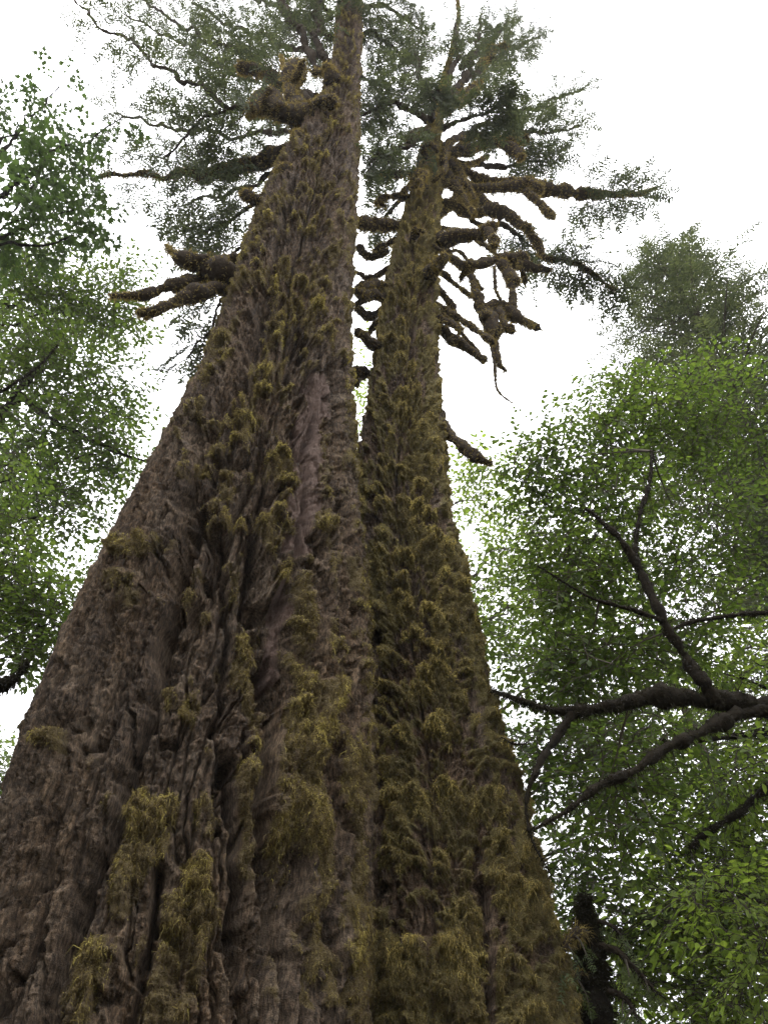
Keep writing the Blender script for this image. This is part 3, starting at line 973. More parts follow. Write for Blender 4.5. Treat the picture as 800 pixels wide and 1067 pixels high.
boughsA = [
    ([(270, 116, A - .6, 6), (240, 110, A - .8, 5), (200, 87, A - 1, 4.2), (150, 55, A - 1.2, 3), (105, 25, A - 1.4, 2.4), (65, -8, A - 1.5, 1.6)], .0, 26, .9),
    ([(312, 158, A, 9), (270, 168, A + .4, 8), (235, 178, A + .6, 8), (190, 182, A + .8, 5), (150, 183, A + 1, 3), (98, 187, A + 1.1, 1.5)], .12, 24, 1.3),
    ([(335, 75, A, 6), (315, 40, A - .2, 6), (300, 18, A - .3, 6), (288, -8, A - .4, 5)], .3, 10, .8),
    ([(345, 70, A, 6), (330, 40, A - .3, 5), (331, 15, A - .4, 6), (332, -8, A - .4, 5)], .3, 8, .8),
    ([(330, 100, A + .2, 6), (285, 88, A + .8, 4), (235, 70, A + 1.2, 3.5), (180, 40, A + 1.5, 2.5), (130, 15, A + 1.7, 1.5)], .05, 36, 1.5),
    ([(318, 130, A + .3, 6), (270, 140, A + 1, 4), (220, 138, A + 1.5, 3.5), (165, 130, A + 1.8, 2.5), (120, 118, A + 2, 1.5)], .05, 22, 1.5),
    ([(340, 60, A + .2, 5), (290, 45, A + .9, 4), (240, 25, A + 1.3, 3), (200, 3, A + 1.5, 2)], .05, 30, 1.3),
    ([(300, 170, A + .3, 6), (262, 190, A + .9, 4), (225, 205, A + 1.3, 3), (185, 215, A + 1.6, 2)], .1, 18, 1.3),
    ([(290, 190, A + .4, 5), (258, 215, A + 1, 4), (228, 232, A + 1.3, 3), (205, 250, A + 1.5, 1.6)], .1, 18, 1.1),
    ([(345, 40, A, 5), (310, 20, A + .6, 4), (270, 0, A + 1, 3), (235, -20, A + 1.2, 2)], .0, 26, 1.2),
    ([(350, 30, A, 5), (375, 30, A + .4, 4), (402, 45, A + .7, 3), (425, 62, A + .9, 1.6)], .05, 30, 1.0),
    ([(355, 10, A, 5), (390, 8, A + .4, 4), (420, 18, A + .7, 3), (440, 30, A + .9, 1.6)], .05, 30, 1.0),
    ([(360, 70, A + .4, 4), (385, 85, A + .9, 3), (402, 105, A + 1.1, 1.6)], .05, 20, .9),
    ([(345, 20, A, 5), (330, 0, A - .3, 4), (310, -25, A - .5, 3)], .0, 16, 1.0),
    ([(270, 260, A + .5, 4), (240, 300, A + 1.2, 3), (215, 340, A + 1.5, 2), (195, 375, A + 1.7, 1.2)], .1, 30, .9),
    ([(285, 215, A + .5, 4), (250, 250, A + 1.2, 3), (225, 265, A + 1.5, 2), (180, 240, A + 1.7, 1.2)], .1, 20, 1.0),
    ([(330, 110, A + .2, 5), (260, 60, A + .3, 3.5), (210, 40, A + .3, 3), (150, 0, A + .2, 2)], .1, 34, 1.3),
    ([(240, 112, A - .8, 3), (215, 125, A - .6, 2.4), (185, 150, A - .4, 2), (170, 165, A - .2, 1.2)], .0, 18, .8),
]
for pts, t0, n, ln in boughsA:
    big = pts[0][3] > 6.5
    n = int(n * (1.45 if pts[-1][1] < 130 else .9))
    pts = pts if big else [(a, b, c, r * .6) for a, b, c, r in pts]
    giant_branch(treeA, pts, M_MOSSB if big else None, M_SLEEVE, False, (t0, 1.0, n, ln, T_NEED, M_NEEDLE, .35, 1.0), .18)

# --- right giant: mossy sleeves sticking out of the crown and boughs with needles
sleevesB = [
    [(452, 252, B, 9), (475, 247, B - .5, 10), (500, 243, B - .7, 9), (512, 237, B - .8, 8)], [(508, 240, B - .8, 8), (514, 250, B - .8, 6), (515, 257, B - .8, 4)],
    [(443, 292, B, 8), (452, 280, B - .8, 9), (462, 269, B - 1, 7)], [(425, 236, B, 5), (400, 234, B - .3, 8), (376, 233, B - .5, 9)],
    [(402, 300, B, 6), (388, 297, B - .4, 6), (375, 301, B - .5, 6)], [(402, 312, B, 6), (392, 308, B - .4, 6), (378, 308, B - .5, 6)],
    [(398, 368, B, 6), (388, 358, B - .4, 7), (374, 346, B - .5, 6)], [(396, 392, B + .3, 6), (384, 388, B + .2, 8), (370, 388, B, 8)],
    [(454, 165, B, 6), (480, 158, B + .2, 7), (515, 149, B + .4, 6), (546, 146, B + .5, 6)], [(520, 150, B + .4, 5), (535, 156, B + .5, 6), (543, 163, B + .5, 5)],
    [(480, 195, B, 6), (520, 195, B + .2, 6), (546, 194, B + .3, 8), (560, 198, B + .3, 7)],
    [(452, 250, B + .2, 5), (480, 276, B + .4, 6), (520, 270, B + .5, 7), (546, 269, B + .5, 6)], [(490, 272, B + .5, 4), (494, 298, B + .5, 4), (502, 322, B + .5, 6)], [(498, 318, B + .5, 6), (508, 330, B + .5, 9), (512, 348, B + .5, 8)],
    [(502, 325, B + .5, 7), (522, 318, B + .6, 9), (540, 332, B + .6, 7), (552, 339, B + .6, 4)], [(510, 345, B + .5, 6), (515, 360, B + .5, 5), (520, 380, B + .5, 4)], [(520, 322, B + .5, 5), (524, 336, B + .4, 5), (533, 344, B + .4, 4)],
    [(520, 272, B + .5, 6), (530, 285, B + .5, 9), (535, 295, B + .5, 7)], [(530, 270, B + .6, 6), (550, 278, B + .6, 6), (572, 281, B + .7, 3)],
    [(453, 335, B, 6), (466, 350, B + .2, 6), (484, 361, B + .3, 6), (503, 374, B + .4, 6)],
    [(458, 432, B, 6), (466, 450, B - .1, 6), (480, 463, B - .2, 6), (495, 475, B - .3, 8), (508, 482, B - .3, 7)],
    [(462, 210, B, 5), (490, 222, B + .4, 6), (515, 218, B + .6, 4)], [(455, 225, B + .3, 5), (480, 205, B + .8, 5), (500, 210, B + 1, 7)],
    [(455, 120, B, 5), (470, 108, B + .2, 6), (478, 92, B + .3, 5)], [(478, 110, B + .3, 4), (492, 95, B + .5, 6), (500, 88, B + .5, 4)],
    [(500, 72, B + .5, 4), (507, 60, B + .6, 6), (512, 50, B + .6, 4)],
    [(550, 200, B + .3, 5), (565, 215, B + .3, 6), (575, 225, B + .3, 4)],
    [(430, 188, B, 5), (440, 182, B - .7, 5), (436, 200, B - .8, 3)], [(420, 275, B, 4), (432, 245, B - .6, 6), (433, 240, B - .7, 5)],
    [(405, 262, B + .2, 4), (385, 268, B + .3, 5), (374, 258, B + .2, 4)], [(404, 280, B + .1, 4), (386, 290, B + .2, 5), (372, 284, B + .1, 4)], [(400, 320, B + .2, 4), (385, 330, B + .3, 5), (372, 322, B + .2, 4)],
    [(425, 205, B, 4), (405, 205, B - .2, 4), (392, 212, B - .3, 3)], [(430, 180, B, 4), (412, 182, B - .2, 4), (394, 180, B - .3, 3)],
    [(455, 300, B + .2, 4), (470, 318, B + .4, 4), (478, 340, B + .5, 3)], [(530, 290, B + .5, 3), (534, 310, B + .5, 5), (530, 330, B + .6, 5)],
]
for k in range(15):
    py = rng.uniform(130, 330)
    sx = np.interp(py, [130, 200, 330], [456, 445, 428])
    sg = 1 if rng.random() < .72 else -1
    ln = rng.uniform(30, 85) * (1 if sg > 0 else .5)
    el = rng.uniform(-.8, .9) - (py - 200) / 400
    p0 = (sx + sg * 10, py, B + .1, rng.uniform(3, 5.5))
    dY = rng.uniform(-.8, 1.1)
    p1 = (sx + sg * (10 + ln * .5), py - ln * .5 * el, B + .1 + dY * .5, rng.uniform(3, 5))
    p2 = (sx + sg * (10 + ln), py - ln * el + rng.uniform(0, 22), B + .1 + dY, rng.uniform(2, 3.5))
    sleevesB.append([p0, p1, p2])
for pts in sleevesB:
    pts = [(a, b, c, r * .84) for a, b, c, r in pts]
    giant_branch(treeB, pts, M_MOSSB, M_SLEEVE, True, None, .3, .05)
# bare curling twigs by the top of the bole
for pts in ([(445, 165, B - .4, 2), (440, 155, B - .8, 2.5), (448, 150, B - .9, 2.5), (456, 158, B - .8, 2)], [(450, 190, B - .4, 2), (460, 180, B - .6, 2.5), (466, 160, B - .5, 2.5), (470, 147, B - .4, 3)],
            [(445, 195, B - .5, 2), (436, 188, B - .9, 2.2), (430, 196, B - .8, 2)], [(512, 352, B + .5, 2.5), (515, 380, B + .5, 2), (517, 400, B + .5, 1.2), (524, 412, B + .5, 1), (534, 420, B + .5, .7)],
            [(450, 255, B - .4, 2), (462, 262, B - .3, 2), (478, 262, B, 2), (490, 275, B, 1.5)], [(515, 278, B + .4, 2), (516, 300, B + .4, 1.6), (521, 312, B + .4, 1.2)]):
    giant_branch(treeB, pts, M_MOSSB, M_SLEEVE, False, None, .15, .04, .6)
boughsB = [
    ([(456, 170, B, 6), (500, 185, B + .3, 6), (545, 197, B + .6, 6.5), (590, 203, B + .9, 6), (640, 204, B + 1.2, 3), (682, 196, B + 1.4, 1)], 0.60, 20, 0.68, True),
    ([(460, 180, B, 6), (510, 215, B + .3, 6), (551, 246, B + .5, 5), (590, 272, B + .7, 3), (640, 303, B + 1, 1.4)], 0.60, 24, 0.51, True),
    ([(458, 150, B, 5), (500, 133, B + .3, 4), (540, 118, B + .6, 3), (606, 94, B + 1, 1.3)], 0.45, 26, 0.59, False),
    ([(458, 160, B, 5), (510, 148, B + .3, 4), (555, 140, B + .6, 3), (604, 131, B + .9, 1.2)], 0.50, 20, 0.51, False),
    ([(460, 120, B, 5), (480, 85, B + .2, 4), (495, 50, B + .3, 3), (501, 14, B + .4, 1.2)], 0.40, 16, 0.68, False),
    ([(465, 100, B, 4), (495, 75, B + .5, 3.5), (530, 55, B + .8, 2.5), (562, 38, B + 1, 1.2)], 0.40, 30, 0.59, False),
    ([(466, 90, B, 4), (475, 60, B - .3, 3), (472, 35, B - .5, 2), (478, 18, B - .6, 1)], 0.30, 18, 0.59, False),
    ([(455, 130, B, 5), (425, 115, B - .3, 4), (400, 110, B - .6, 3), (378, 120, B - .7, 1.5)], 0.30, 34, 0.85, False),
    ([(452, 140, B, 5), (430, 145, B - .6, 4), (405, 160, B - 1, 3), (385, 172, B - 1.1, 1.5)], 0.30, 30, 0.68, False),
    ([(458, 110, B, 5), (440, 85, B - .3, 4), (430, 60, B - .4, 2.5), (438, 38, B - .5, 1.2)], 0.30, 34, 0.77, False),
    ([(456, 140, B + .2, 4), (420, 150, B + 1, 4), (395, 180, B + 1.3, 2)], 0.30, 26, 0.77, False),
    ([(450, 125, B - .2, 5), (450, 105, B - 1, 4), (456, 95, B - 1.4, 2)], 0.30, 26, 0.68, False),
    ([(460, 135, B, 4), (480, 125, B - .5, 3), (508, 115, B - .8, 2), (530, 105, B - 1, 1.2)], 0.35, 26, 0.59, False),
    ([(462, 165, B + .2, 4), (500, 170, B + .8, 4), (540, 172, B + 1.2, 2.5), (580, 170, B + 1.5, 1.2)], 0.50, 24, 0.51, False),
    ([(455, 205, B + .2, 4), (500, 235, B + .8, 4), (530, 240, B + 1, 3), (560, 262, B + 1.2, 1.2)], 0.60, 14, 0.42, False),
    ([(452, 185, B + .3, 4), (415, 215, B + 1, 3), (390, 240, B + 1.3, 1.8)], 0.40, 20, 0.68, False),
    ([(480, 70, B + .2, 4), (510, 40, B + .8, 3), (535, 20, B + 1, 1.2)], 0.30, 22, 0.59, False),
]
for pts, t0, n, ln, big in boughsB:
    n = int(n * (1.7 if pts[-1][0] > 495 else .95))
    pts = pts if big else [(a, b, c, r * .75) for a, b, c, r in pts]
    giant_branch(treeB, pts, M_MOSSB if big else None, M_SLEEVE, False, (t0, 1.0, n, ln, T_NEED, M_NEEDLE, .2, 1.05), .25)

# ------------------------------------------------------------------ the neighbours on the right
limbsR = [
    [(1035, 785, 6.0, 18.30), (900, 752, 5.9, 13.38), (800, 738, 5.8, 10.56), (740, 732, 5.7, 9.15), (690, 727, 5.6, 8.45), (640, 736, 5.5, 7.04), (600, 741, 5.4, 4.93), (555, 735, 5.4, 2.82), (512, 720, 5.4, 1.41)],
    [(750, 738, 5.7, 7.04), (735, 715, 5.6, 5.63), (715, 685, 5.6, 5.63), (690, 645, 5.5, 4.93), (668, 600, 5.5, 3.87), (648, 565, 5.4, 2.82), (625, 542, 5.4, 2.11), (610, 530, 5.4, 1.06)],
    [(668, 602, 5.5, 2.82), (662, 575, 5.5, 2.46), (667, 535, 5.5, 2.46), (676, 500, 5.5, 2.11), (679, 470, 5.5, 1.41)],
    [(692, 648, 5.5, 2.46), (655, 634, 5.4, 2.11), (612, 621, 5.4, 1.41), (560, 590, 5.3, 0.92)],
    [(815, 740, 5.8, 7.04), (772, 744, 5.72, 7.04), (735, 760, 5.6, 7.04), (700, 778, 5.5, 5.63), (655, 806, 5.4, 4.22), (622, 820, 5.4, 4.22), (590, 842, 5.3, 2.82), (550, 867, 5.3, 1.41)],
    [(600, 740, 5.4, 4.22), (580, 768, 5.4, 3.87), (560, 800, 5.3, 3.17), (548, 835, 5.3, 2.11), (555, 875, 5.3, 1.27), (574, 912, 5.3, 0.84)],
    [(548, 775, 5.35, 1.13), (535, 775, 5.3, 0.99), (522, 768, 5.3, 0.70)],
    [(830, 640, 5.9, 4.22), (780, 640, 5.8, 2.82), (720, 648, 5.7, 1.76), (690, 660, 5.6, 1.06)],
]
clumpsR = [
    (562, 505, 40, 50, 6.6, .8, 80, .0), (605, 470, 58, 50, 6.6, .9, 110, .05), (680, 440, 75, 54, 6.8, 1.0, 170, .1), (755, 440, 60, 62, 6.9, .9, 130, .0), (735, 395, 45, 28, 7.1, .7, 40, .0), (650, 410, 40, 28, 6.9, .7, 40, .05),
    (590, 600, 52, 65, 6.7, 1.0, 120, .0), (650, 560, 75, 75, 6.8, 1.0, 150, .0), (750, 560, 60, 75, 7, .9, 90, -.05),
    (640, 685, 60, 42, 6.8, 1.0, 90, -.05), (705, 650, 60, 45, 6.9, .9, 60, -.05), (588, 690, 34, 45, 6.7, .7, 50, .0),
    (670, 780, 70, 40, 6.9, 1.0, 50, -.05), (645, 850, 34, 55, 6.9, .7, 46, -.05),
]
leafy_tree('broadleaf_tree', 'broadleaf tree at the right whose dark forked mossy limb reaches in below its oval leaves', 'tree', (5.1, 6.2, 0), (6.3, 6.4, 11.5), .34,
           limbsR, clumpsR, T_OVAL, M_LEAF, M_SHADEDLIMB, None, 1.1, M_SHADEDMOSS, flat=.28, auto=False)

leafy_tree('broadleaf_tree', 'bright green broadleaf tree filling the lower right corner', 'tree', (5.6, 12.5, 0), (5.4, 12.8, 11), .2, [],
           [(760, 960, 70, 60, 11.5, 1.5, 170, .1), (690, 960, 60, 60, 12, 1.5, 130, .05), (790, 880, 50, 60, 12, 1.5, 120, .1), (720, 890, 55, 45, 12, 1.3, 110, .05), (650, 1020, 50, 40, 12, 1.2, 80, .0), (760, 1050, 70, 40, 11.5, 1.2, 90, .0)],
           T_OVAL_S, M_LEAF_Y, M_GREYBARK, GRP, 1.75)
leafy_tree('broadleaf_tree', 'mid green broadleaf tree behind the shaggy right giant, under the forked mossy limb', 'tree', (1.75, 12.0, 0), (1.4, 12.0, 12), .15, [],
           [(570, 780, 60, 60, 11.5, 1.3, 130, -.1), (640, 780, 65, 60, 11.5, 1.5, 130, .0), (600, 880, 50, 60, 11.5, 1.3, 100, -.1), (720, 810, 70, 55, 12, 1.5, 110, .0), (620, 690, 80, 50, 12, 1.5, 130, .0), (530, 640, 50, 80, 12, 1.3, 110, .05), (600, 950, 40, 50, 11.5, 1, 60, -.1)],
           T_OVAL_S, M_LEAF, M_GREYBARK, GRP, 1.6)
leafy_tree('broadleaf_tree', 'yellow green broadleaf tree high behind the right giant, beside its lowest mossy stub', 'tree', (1.0, 15.0, 0), (1.0, 15.0, 19), .2, [],
           [(382, 400, 14, 60, 15, .8, 30, .1), (500, 520, 40, 45, 15, 1.3, 90, .1), (540, 600, 55, 70, 15, 1.6, 120, .1), (600, 620, 60, 60, 15, 1.6, 110, .1), (640, 540, 60, 60, 15, 1.6, 90, .0), (700, 760, 70, 60, 14, 1.5, 80, .0)],
           T_OVAL_S, M_LEAF_Y, M_GREYBARK, GRP, 1.9)
leafy_tree('broadleaf_tree', 'pale leafy tree at the right edge of the picture with a crooked mossy branch', 'tree', (6.1, 9.0, 0), (5.9, 9.2, 9.0), .16,
           [[(850, 800, 8.8, 5), (800, 820, 8.6, 4), (768, 848, 8.5, 3.6), (735, 868, 8.4, 3), (718, 884, 8.3, 2)], [(830, 760, 8.9, 4), (770, 765, 8.7, 3), (700, 775, 8.5, 2), (690, 770, 8.4, 1)]],
           [(780, 800, 45, 45, 9, 1, 70, .0), (785, 690, 40, 60, 9, 1, 70, .05), (740, 700, 40, 40, 9, 1, 50, .0), (750, 930, 50, 40, 9, .9, 50, .15), (790, 990, 30, 60, 9, .8, 50, .15)],
           T_OVAL_S, M_LEAF_Y, M_SHADEDLIMB, GRP, 1.25, M_SHADEDMOSS, auto=True)


def conifer(name, label, base, H, r0, z0, nb, Lmax, tmpls, mat, scale=1.0, seed=1, droop=.35, group=None, lean=(0, 0), dens=3.0, top=.25):
    base = np.asarray(base, float)
    t = thing(name, label, 'tree', base, group)
    tip = base + np.array([lean[0], lean[1], H])
    P = np.stack([base - [0, 0, .1], base + (tip - base) * .33, base + (tip - base) * .66, tip])
    tr, TC, TR = limb_xyz(t, P, np.array([r0 * 1.2, r0 * .85, r0 * .5, .02]), M_GREYBARK, .12, 'trunk', None, sides=12)
    mb = MB()
    Ps, Xs, Us, Ss, To = [], [], [], [], []
    for k in range(nb):
        u = (k + rng.random()) / nb
        zz = z0 + (H - z0) * u
        s = base + (tip - base) * (zz / H)
        L = Lmax * ((1 - u) ** .75 + top * u * (1 - u)) * (.65 + .5 * rng.random()) + .25
        a = k * 2.399 + rng.normal() * .3
        d = np.array([math.cos(a), math.sin(a), .15 - .25 * (1 - u)])
        e = s + d * L + np.array([0, 0, -.1 * L * rng.random()])
        C = catmull([s, (s + e) / 2 + np.array([0, 0, .1 * L]), e], 9)
        V, Fc, _ = tube(C, np.linspace(.035, .008, 9) * (r0 / .2) ** .5, 5)
        mb.add(V, [Fc[0]], 1, rng.random())
        sd = np.cross(d, [0, 0, 1.])
        m = int(L * dens) + 3
        for q in range(m):
            f = .15 + .85 * (q + rng.random()) / m
            p = C[int(f * 8)] + (rng.normal(size=3)) * .08
            x = d * .7 + sd * (1 if q % 2 else -1) * (.4 + .7 * rng.random()) + np.array([0, 0, -droop * rng.random()])
            Ps.append(p); Xs.append(x); Us.append(np.array([0, 0, 1.]) + rng.normal(size=3) * .35); Ss.append(scale * (1.25 - .5 * f) * (.7 + .5 * rng.random())); To.append(.15 * rng.normal())
        Ps.append(e); Xs.append(d + np.array([0, 0, -.2])); Us.append(np.array([0, 0, 1.])); Ss.append(scale); To.append(0.1)
    Ps.append(tip - [0, 0, .3]); Xs.append(np.array([.05, 0, 1.])); Us.append(np.array([1., 0, 0])); Ss.append(scale); To.append(0)
    bake(mb, tmpls, np.array(Ps), np.array(Xs), np.array(Us), np.array(Ss), np.array(To))
    mb.build('crown', [mat, M_TWIG], t, smooth=False)
    return t


tp = at(690, 275, 13.0)
conifer('conifer_tree', 'dark conifer whose feathery top stands against the white sky at upper right', (tp[0] + .2, 13.0, 0), tp[2] + .6, .3, 5.0, 230, 5.2, T_NEED_F, M_NEEDLE, 1.25, 3, .2, None, (-.2, 0), 2.3, .7)
tp = at(840, 560, 14.5)
conifer('conifer_tree', 'pale drooping conifer at the right edge behind the forked mossy limb', (tp[0], 14.5, 0), tp[2] + 3, .25, 3.0, 110, 3.2, T_NEED_F, M_NEEDLE_Y, 1.4, 4, .6, None, (0, 0), 4.0)

# small mossy hemlock stem by the foot of the right giant
sp = at(622, 1067, 8.0)
sn = thing('mossy_sapling', 'dark mossy broken stem with drooping boughs at the foot of the right giant', 'tree', (sp[0], 8.0, 0))
st = at(608, 935, 8.0)
_, snC, _ = limb_xyz(sn, np.array([[sp[0] + .05, 8.0, -.1], [sp[0] + .03, 8.0, 1.6], sp, at(614, 1000, 8.0), st]), np.array([.30, .2, .16, .12, .03]), M_SHADEDLIMB, .4, 'trunk', M_SHADEDMOSS, .08, 14, dens=2.0, tn0=.4)
for pts in ([(612, 975, 8, 8), (600, 972, 7.7, 8), (588, 985, 7.5, 6), (580, 1010, 7.4, 4)], [(616, 985, 8, 6), (640, 990, 7.8, 5), (662, 1010, 7.7, 3), (685, 1035, 7.6, 1.5)],
            [(612, 960, 8, 5), (632, 962, 8, 3), (648, 975, 8, 2), (660, 1000, 8, 1)], [(615, 1015, 8, 6), (596, 1020, 7.8, 5), (588, 1045, 7.7, 3)], [(620, 1030, 8, 6), (648, 1038, 7.8, 4), (665, 1062, 7.7, 2)]):
    o, C, _ = limb(sn, [(a, b, c, r * .7) for a, b, c, r in pts], M_SLEEVE, .3, 'branch', M_MOSSB if pts[1][0] < 612 else M_SHADEDMOSS, .09, 8, dens=1.6)
    needles_on(o, C, .35, 1.0, 5, .25, T_NEED, M_NEEDLE_Y, .9, .38)

# ------------------------------------------------------------------ the neighbours on the left
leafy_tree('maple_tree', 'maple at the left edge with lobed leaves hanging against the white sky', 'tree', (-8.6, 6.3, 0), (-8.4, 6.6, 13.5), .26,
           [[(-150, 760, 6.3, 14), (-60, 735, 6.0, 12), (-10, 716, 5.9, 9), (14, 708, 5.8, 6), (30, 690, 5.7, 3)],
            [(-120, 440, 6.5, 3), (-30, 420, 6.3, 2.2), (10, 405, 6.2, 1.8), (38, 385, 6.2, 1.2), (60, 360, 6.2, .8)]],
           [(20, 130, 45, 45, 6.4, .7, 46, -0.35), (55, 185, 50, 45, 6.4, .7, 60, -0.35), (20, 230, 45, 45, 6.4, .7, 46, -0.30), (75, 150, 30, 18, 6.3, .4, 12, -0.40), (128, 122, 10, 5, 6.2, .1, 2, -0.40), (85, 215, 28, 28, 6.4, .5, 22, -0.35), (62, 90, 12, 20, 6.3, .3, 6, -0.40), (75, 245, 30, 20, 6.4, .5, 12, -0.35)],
           T_PALM, M_MAPLE, M_SHADEDLIMB, None, .95, M_SHADEDMOSS, flat=.5, auto=True, rt=.005)
tp = at(60, 250, 11.0)
GL = 'leafy trees left of the giant trunks'
leafy_tree('broadleaf_tree', 'tall small leaved tree left of the giants, its crown below the maple leaves', 'tree', (-12.4, 10.8, 0), (-12.0, 10.8, 19), .25,
           [[(-20, 470, 10.6, 5), (10, 420, 10.5, 4), (35, 392, 10.4, 3), (60, 375, 10.3, 1.5)], [(20, 410, 10.5, 4), (60, 440, 10.4, 3), (110, 465, 10.3, 2), (150, 480, 10.2, 1)]],
           [(40, 300, 60, 50, 10.5, 1.2, 285, .15), (100, 320, 45, 40, 10.5, 1, 165, .1), (40, 380, 60, 50, 10.5, 1.2, 195, .1), (110, 400, 45, 50, 10.5, 1, 105, -.1), (60, 450, 60, 40, 10.5, 1, 135, -.1), (115, 470, 35, 25, 10.3, .8, 54, -.15), (20, 500, 45, 50, 10.5, 1, 120, -.1), (70, 530, 40, 40, 10.3, .8, 66, -.1), (135, 290, 20, 20, 10.4, .5, 24, -.1)],
           T_OVAL_S, M_LEAF, M_SHADEDLIMB, GL, 1.6, None, auto=True)
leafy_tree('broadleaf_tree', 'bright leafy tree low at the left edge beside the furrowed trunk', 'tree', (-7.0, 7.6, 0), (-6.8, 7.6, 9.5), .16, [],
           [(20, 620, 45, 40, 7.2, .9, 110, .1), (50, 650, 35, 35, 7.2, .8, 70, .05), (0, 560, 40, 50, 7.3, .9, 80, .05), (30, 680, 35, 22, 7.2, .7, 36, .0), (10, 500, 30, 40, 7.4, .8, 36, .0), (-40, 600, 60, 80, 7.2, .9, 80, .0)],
           T_OVAL, M_LEAF, M_SHADEDLIMB, GL, 1.15, None, auto=True)
leafy_tree('broadleaf_tree', 'distant grey green tree showing past the left foot of the furrowed trunk', 'tree', (-9.0, 18, 0), (-8.8, 18, 9.5), .2, [],
           [(0, 800, 40, 45, 17.5, 1.5, 90, .0), (-60, 800, 60, 60, 17.5, 1.5, 90, .0), (20, 860, 40, 50, 17.5, 1.3, 70, .0)],
           T_OVAL_S, M_LEAF, M_GREYBARK, GL, 1.7)
leafy_tree('broadleaf_tree', 'thin twiggy tree in the white gap left of the furrowed trunk', 'tree', (-6.6, 14.5, 0), (-6.3, 14.5, 14.0), .05, [],
           [(105, 580, 18, 22, 14.0, .7, 18, -.15), (75, 600, 20, 24, 14.2, .7, 20, -.1), (130, 350, 25, 30, 13.8, .6, 14, -.1)],
           T_OVAL_S, M_LEAF, M_GREYBARK, GL, 1.0)

# ------------------------------------------------------------------ unseen forest added round behind the viewer to block low sky light
mb = MB()
Ps, Xs, Us, Ss, To = [], [], [], [], []
for k in range(46):
    a = math.radians(90 + 62 + (k + rng.random()) / 46 * 236)
    r = rng.uniform(9, 24)
    b0 = np.array([r * math.cos(a), r * math.sin(a), -.1])
    H = rng.uniform(14, 24)
    V, Fc, _ = tube(b0 + np.array([[0, 0, 0], [.1, 0, H * .4], [0, .1, H * .8], [0, 0, H]]), [.28, .22, .12, .02], 8)
    mb.add(V, Fc, 1, .3)
    for q in range(60):
        u = rng.random()
        L = 3.0 * (1 - u) ** .7 * (.5 + .5 * rng.random()) + .3
        z = 1.5 + (H - 1.5) * u
        aa = rng.uniform(0, 6.283)
        d = np.array([math.cos(aa), math.sin(aa), -.15])
        Ps.append(b0 + [0, 0, z] + d * L * .35); Xs.append(d); Us.append(np.array([0, 0, 1.]) + rng.normal(size=3) * .35); Ss.append(max(1.2, L * 1.15)); To.append(.1 * rng.normal())
bake(mb, T_NEED_F, np.array(Ps), np.array(Xs), np.array(Us), np.array(Ss), np.array(To))
fo = mb.build('forest', [M_NEEDLE, M_GREYBARK], None, smooth=False)
fo['kind'] = 'stuff'
fo['label'] = 'unseen conifer forest added behind the viewer to block low sky light'
fo['category'] = 'forest'

# ------------------------------------------------------------------ ground
gx = np.concatenate([np.linspace(-150, -30, 12), np.linspace(-28, 28, 90), np.linspace(30, 150, 12)])
gX, gY = np.meshgrid(gx, gx, indexing='ij')
gP = np.stack([gX.ravel(), gY.ravel(), np.zeros(gX.size)], 1)
gP[:, 2] = .10 * fbm(gP * .35, 77, 3) * np.exp(-(np.hypot(gP[:, 0], gP[:, 1]) / 60) ** 2)
ng = len(gx)
gi, gj = np.meshgrid(np.arange(ng - 1), np.arange(ng - 1), indexing='ij')
gq = np.stack([gi * ng + gj, (gi + 1) * ng + gj, (gi + 1) * ng + gj + 1, gi * ng + gj + 1], -1).reshape(-1, 4)
m, nt, out = new_mat('forest_floor')
geo = nd(nt, 'ShaderNodeNewGeometry')
n1 = nd(nt, 'ShaderNodeTexNoise', i_Scale=1.7, i_Detail=8.0, i_Roughness=.7)
nt.links.new(geo.outputs['Position'], n1.inputs['Vector'])
r1 = ramp(nt, [(.35, (.04, .03, .018)), (.52, (.07, .055, .03)), (.68, (.05, .085, .025))])
nt.links.new(n1.outputs['Fac'], r1.inputs[0])
b = nd(nt, 'ShaderNodeBsdfPrincipled', i_Roughness=.95)
nt.links.new(r1.outputs[0], b.inputs['Base Color'])
nt.links.new(b.outputs[0], out.inputs[0])
g = mesh_from('ground', gP, [gq], [m])
g['kind'] = 'structure'
g['label'] = 'brown forest floor with patches of moss'

# ------------------------------------------------------------------ damp forest air
x0, x1, y0, y1, z0, z1 = -152, 152, -152, 152, -1.5, 48
hv = np.array([[x, y, z] for x in (x0, x1) for y in (y0, y1) for z in (z0, z1)], float)
hm, hnt, hout = new_mat('haze')
pv = nd(hnt, 'ShaderNodeVolumePrincipled')
pv.inputs['Color'].default_value = (.93, .94, .97, 1)
pv.inputs['Density'].default_value = 0.0006
hnt.links.new(pv.outputs[0], hout.inputs['Volume'])
hz = mesh_from('haze', hv, [np.array([[0, 1, 3, 2], [4, 6, 7, 5], [0, 4, 5, 1], [2, 3, 7, 6], [0, 2, 6, 4], [1, 5, 7, 3]])], [hm], smooth=False)
hz['kind'] = 'stuff'
hz['label'] = 'thin damp haze hanging among the trees'

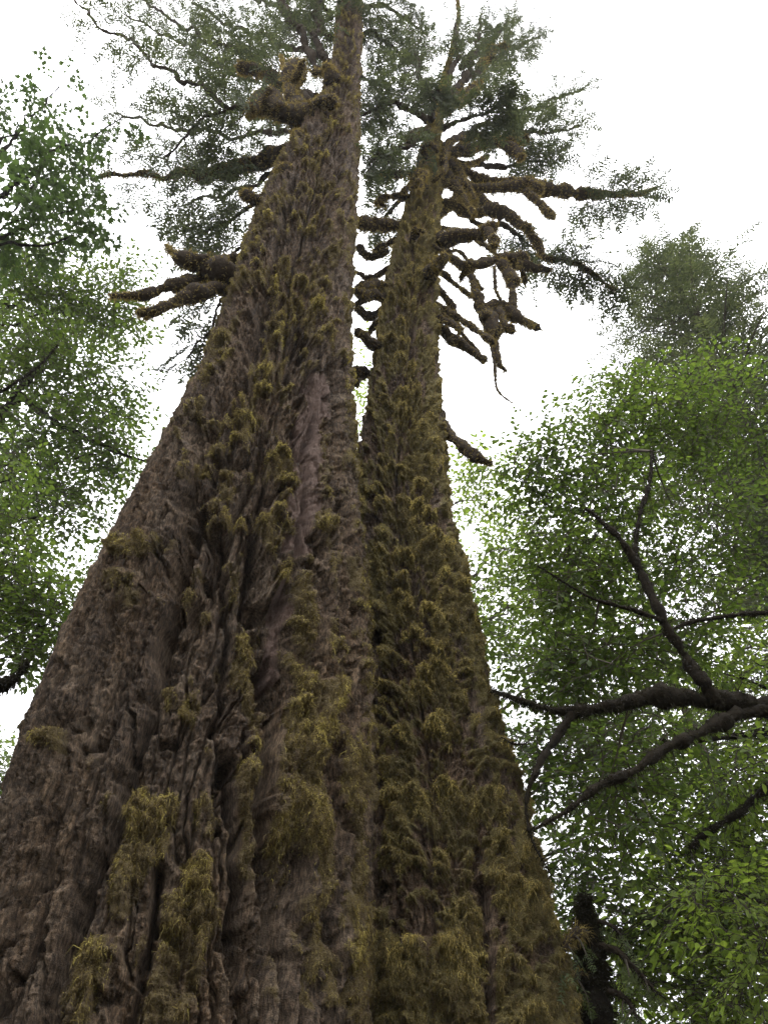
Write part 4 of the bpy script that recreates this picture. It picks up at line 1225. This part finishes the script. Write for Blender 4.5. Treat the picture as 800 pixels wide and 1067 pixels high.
# ------------------------------------------------------------------ light
EL, AZ = math.radians(74), math.radians(150)      # sun behind the overcast, over the viewer's shoulder
w = bpy.data.worlds.new('World')
scene.world = w
w.use_nodes = True
nt = w.node_tree
bg = nt.nodes['Background']
sky = nt.nodes.new('ShaderNodeTexSky')
sky.sky_type = 'NISHITA'
sky.sun_disc = False
sky.sun_elevation = EL
sky.sun_rotation = AZ
sky.dust_density = 3.0
tc = nt.nodes.new('ShaderNodeTexCoord')
cl = nd(nt, 'ShaderNodeTexNoise', i_Scale=1.6, i_Detail=4.0)
nt.links.new(tc.outputs['Generated'], cl.inputs['Vector'])
cr = ramp(nt, [(.3, (.92, .92, .95)), (.7, (1, 1, 1.01))])
nt.links.new(cl.outputs['Fac'], cr.inputs[0])
sp_ = nd(nt, 'ShaderNodeSeparateXYZ')
nt.links.new(tc.outputs['Generated'], sp_.inputs[0])
ov = nd(nt, 'ShaderNodeMapRange')          # overcast sky: brighter overhead than at the horizon
ov.inputs['From Min'].default_value, ov.inputs['From Max'].default_value = 0.0, 1.0
ov.inputs['To Min'].default_value, ov.inputs['To Max'].default_value = 6.0, 20.0
nt.links.new(sp_.outputs['Z'], ov.inputs['Value'])
cc = mixc(nt, 1.0, cr.outputs[0], ov.outputs[0], 'MULTIPLY')
skc = mixc(nt, .9, sky.outputs[0], cc)
nt.links.new(skc, bg.inputs['Color'])
bg.inputs['Strength'].default_value = .12

sd = bpy.data.lights.new('sun', 'SUN')
sd.energy = 0.6
sd.angle = math.radians(50)
sd.color = (1, .97, .93)
so = bpy.data.objects.new('sun', sd)
COL.objects.link(so)
dv = Vector((math.sin(AZ) * math.cos(EL), math.cos(AZ) * math.cos(EL), math.sin(EL)))
so.rotation_euler = dv.to_track_quat('Z', 'Y').to_euler()

cam = bpy.data.cameras.new('camera')
cam.sensor_fit = 'VERTICAL'
cam.sensor_height = 36.0
cam.lens = F / 1067 * 36.0
cam.clip_end = 2000
co = bpy.data.objects.new('camera', cam)
COL.objects.link(co)
co.location = Vector(CAM)
co.rotation_euler = (math.radians(90) + TH, 0, 0)
scene.camera = co
scene.render.resolution_x, scene.render.resolution_y = 767, 1024
scene.view_settings.view_transform = 'Standard'
scene.view_settings.look = 'None'
scene.view_settings.gamma = 1
scene.view_settings.exposure = 1.12
scene.render.engine = 'CYCLES'
scene.cycles.max_bounces = 6
scene.cycles.use_denoising = True
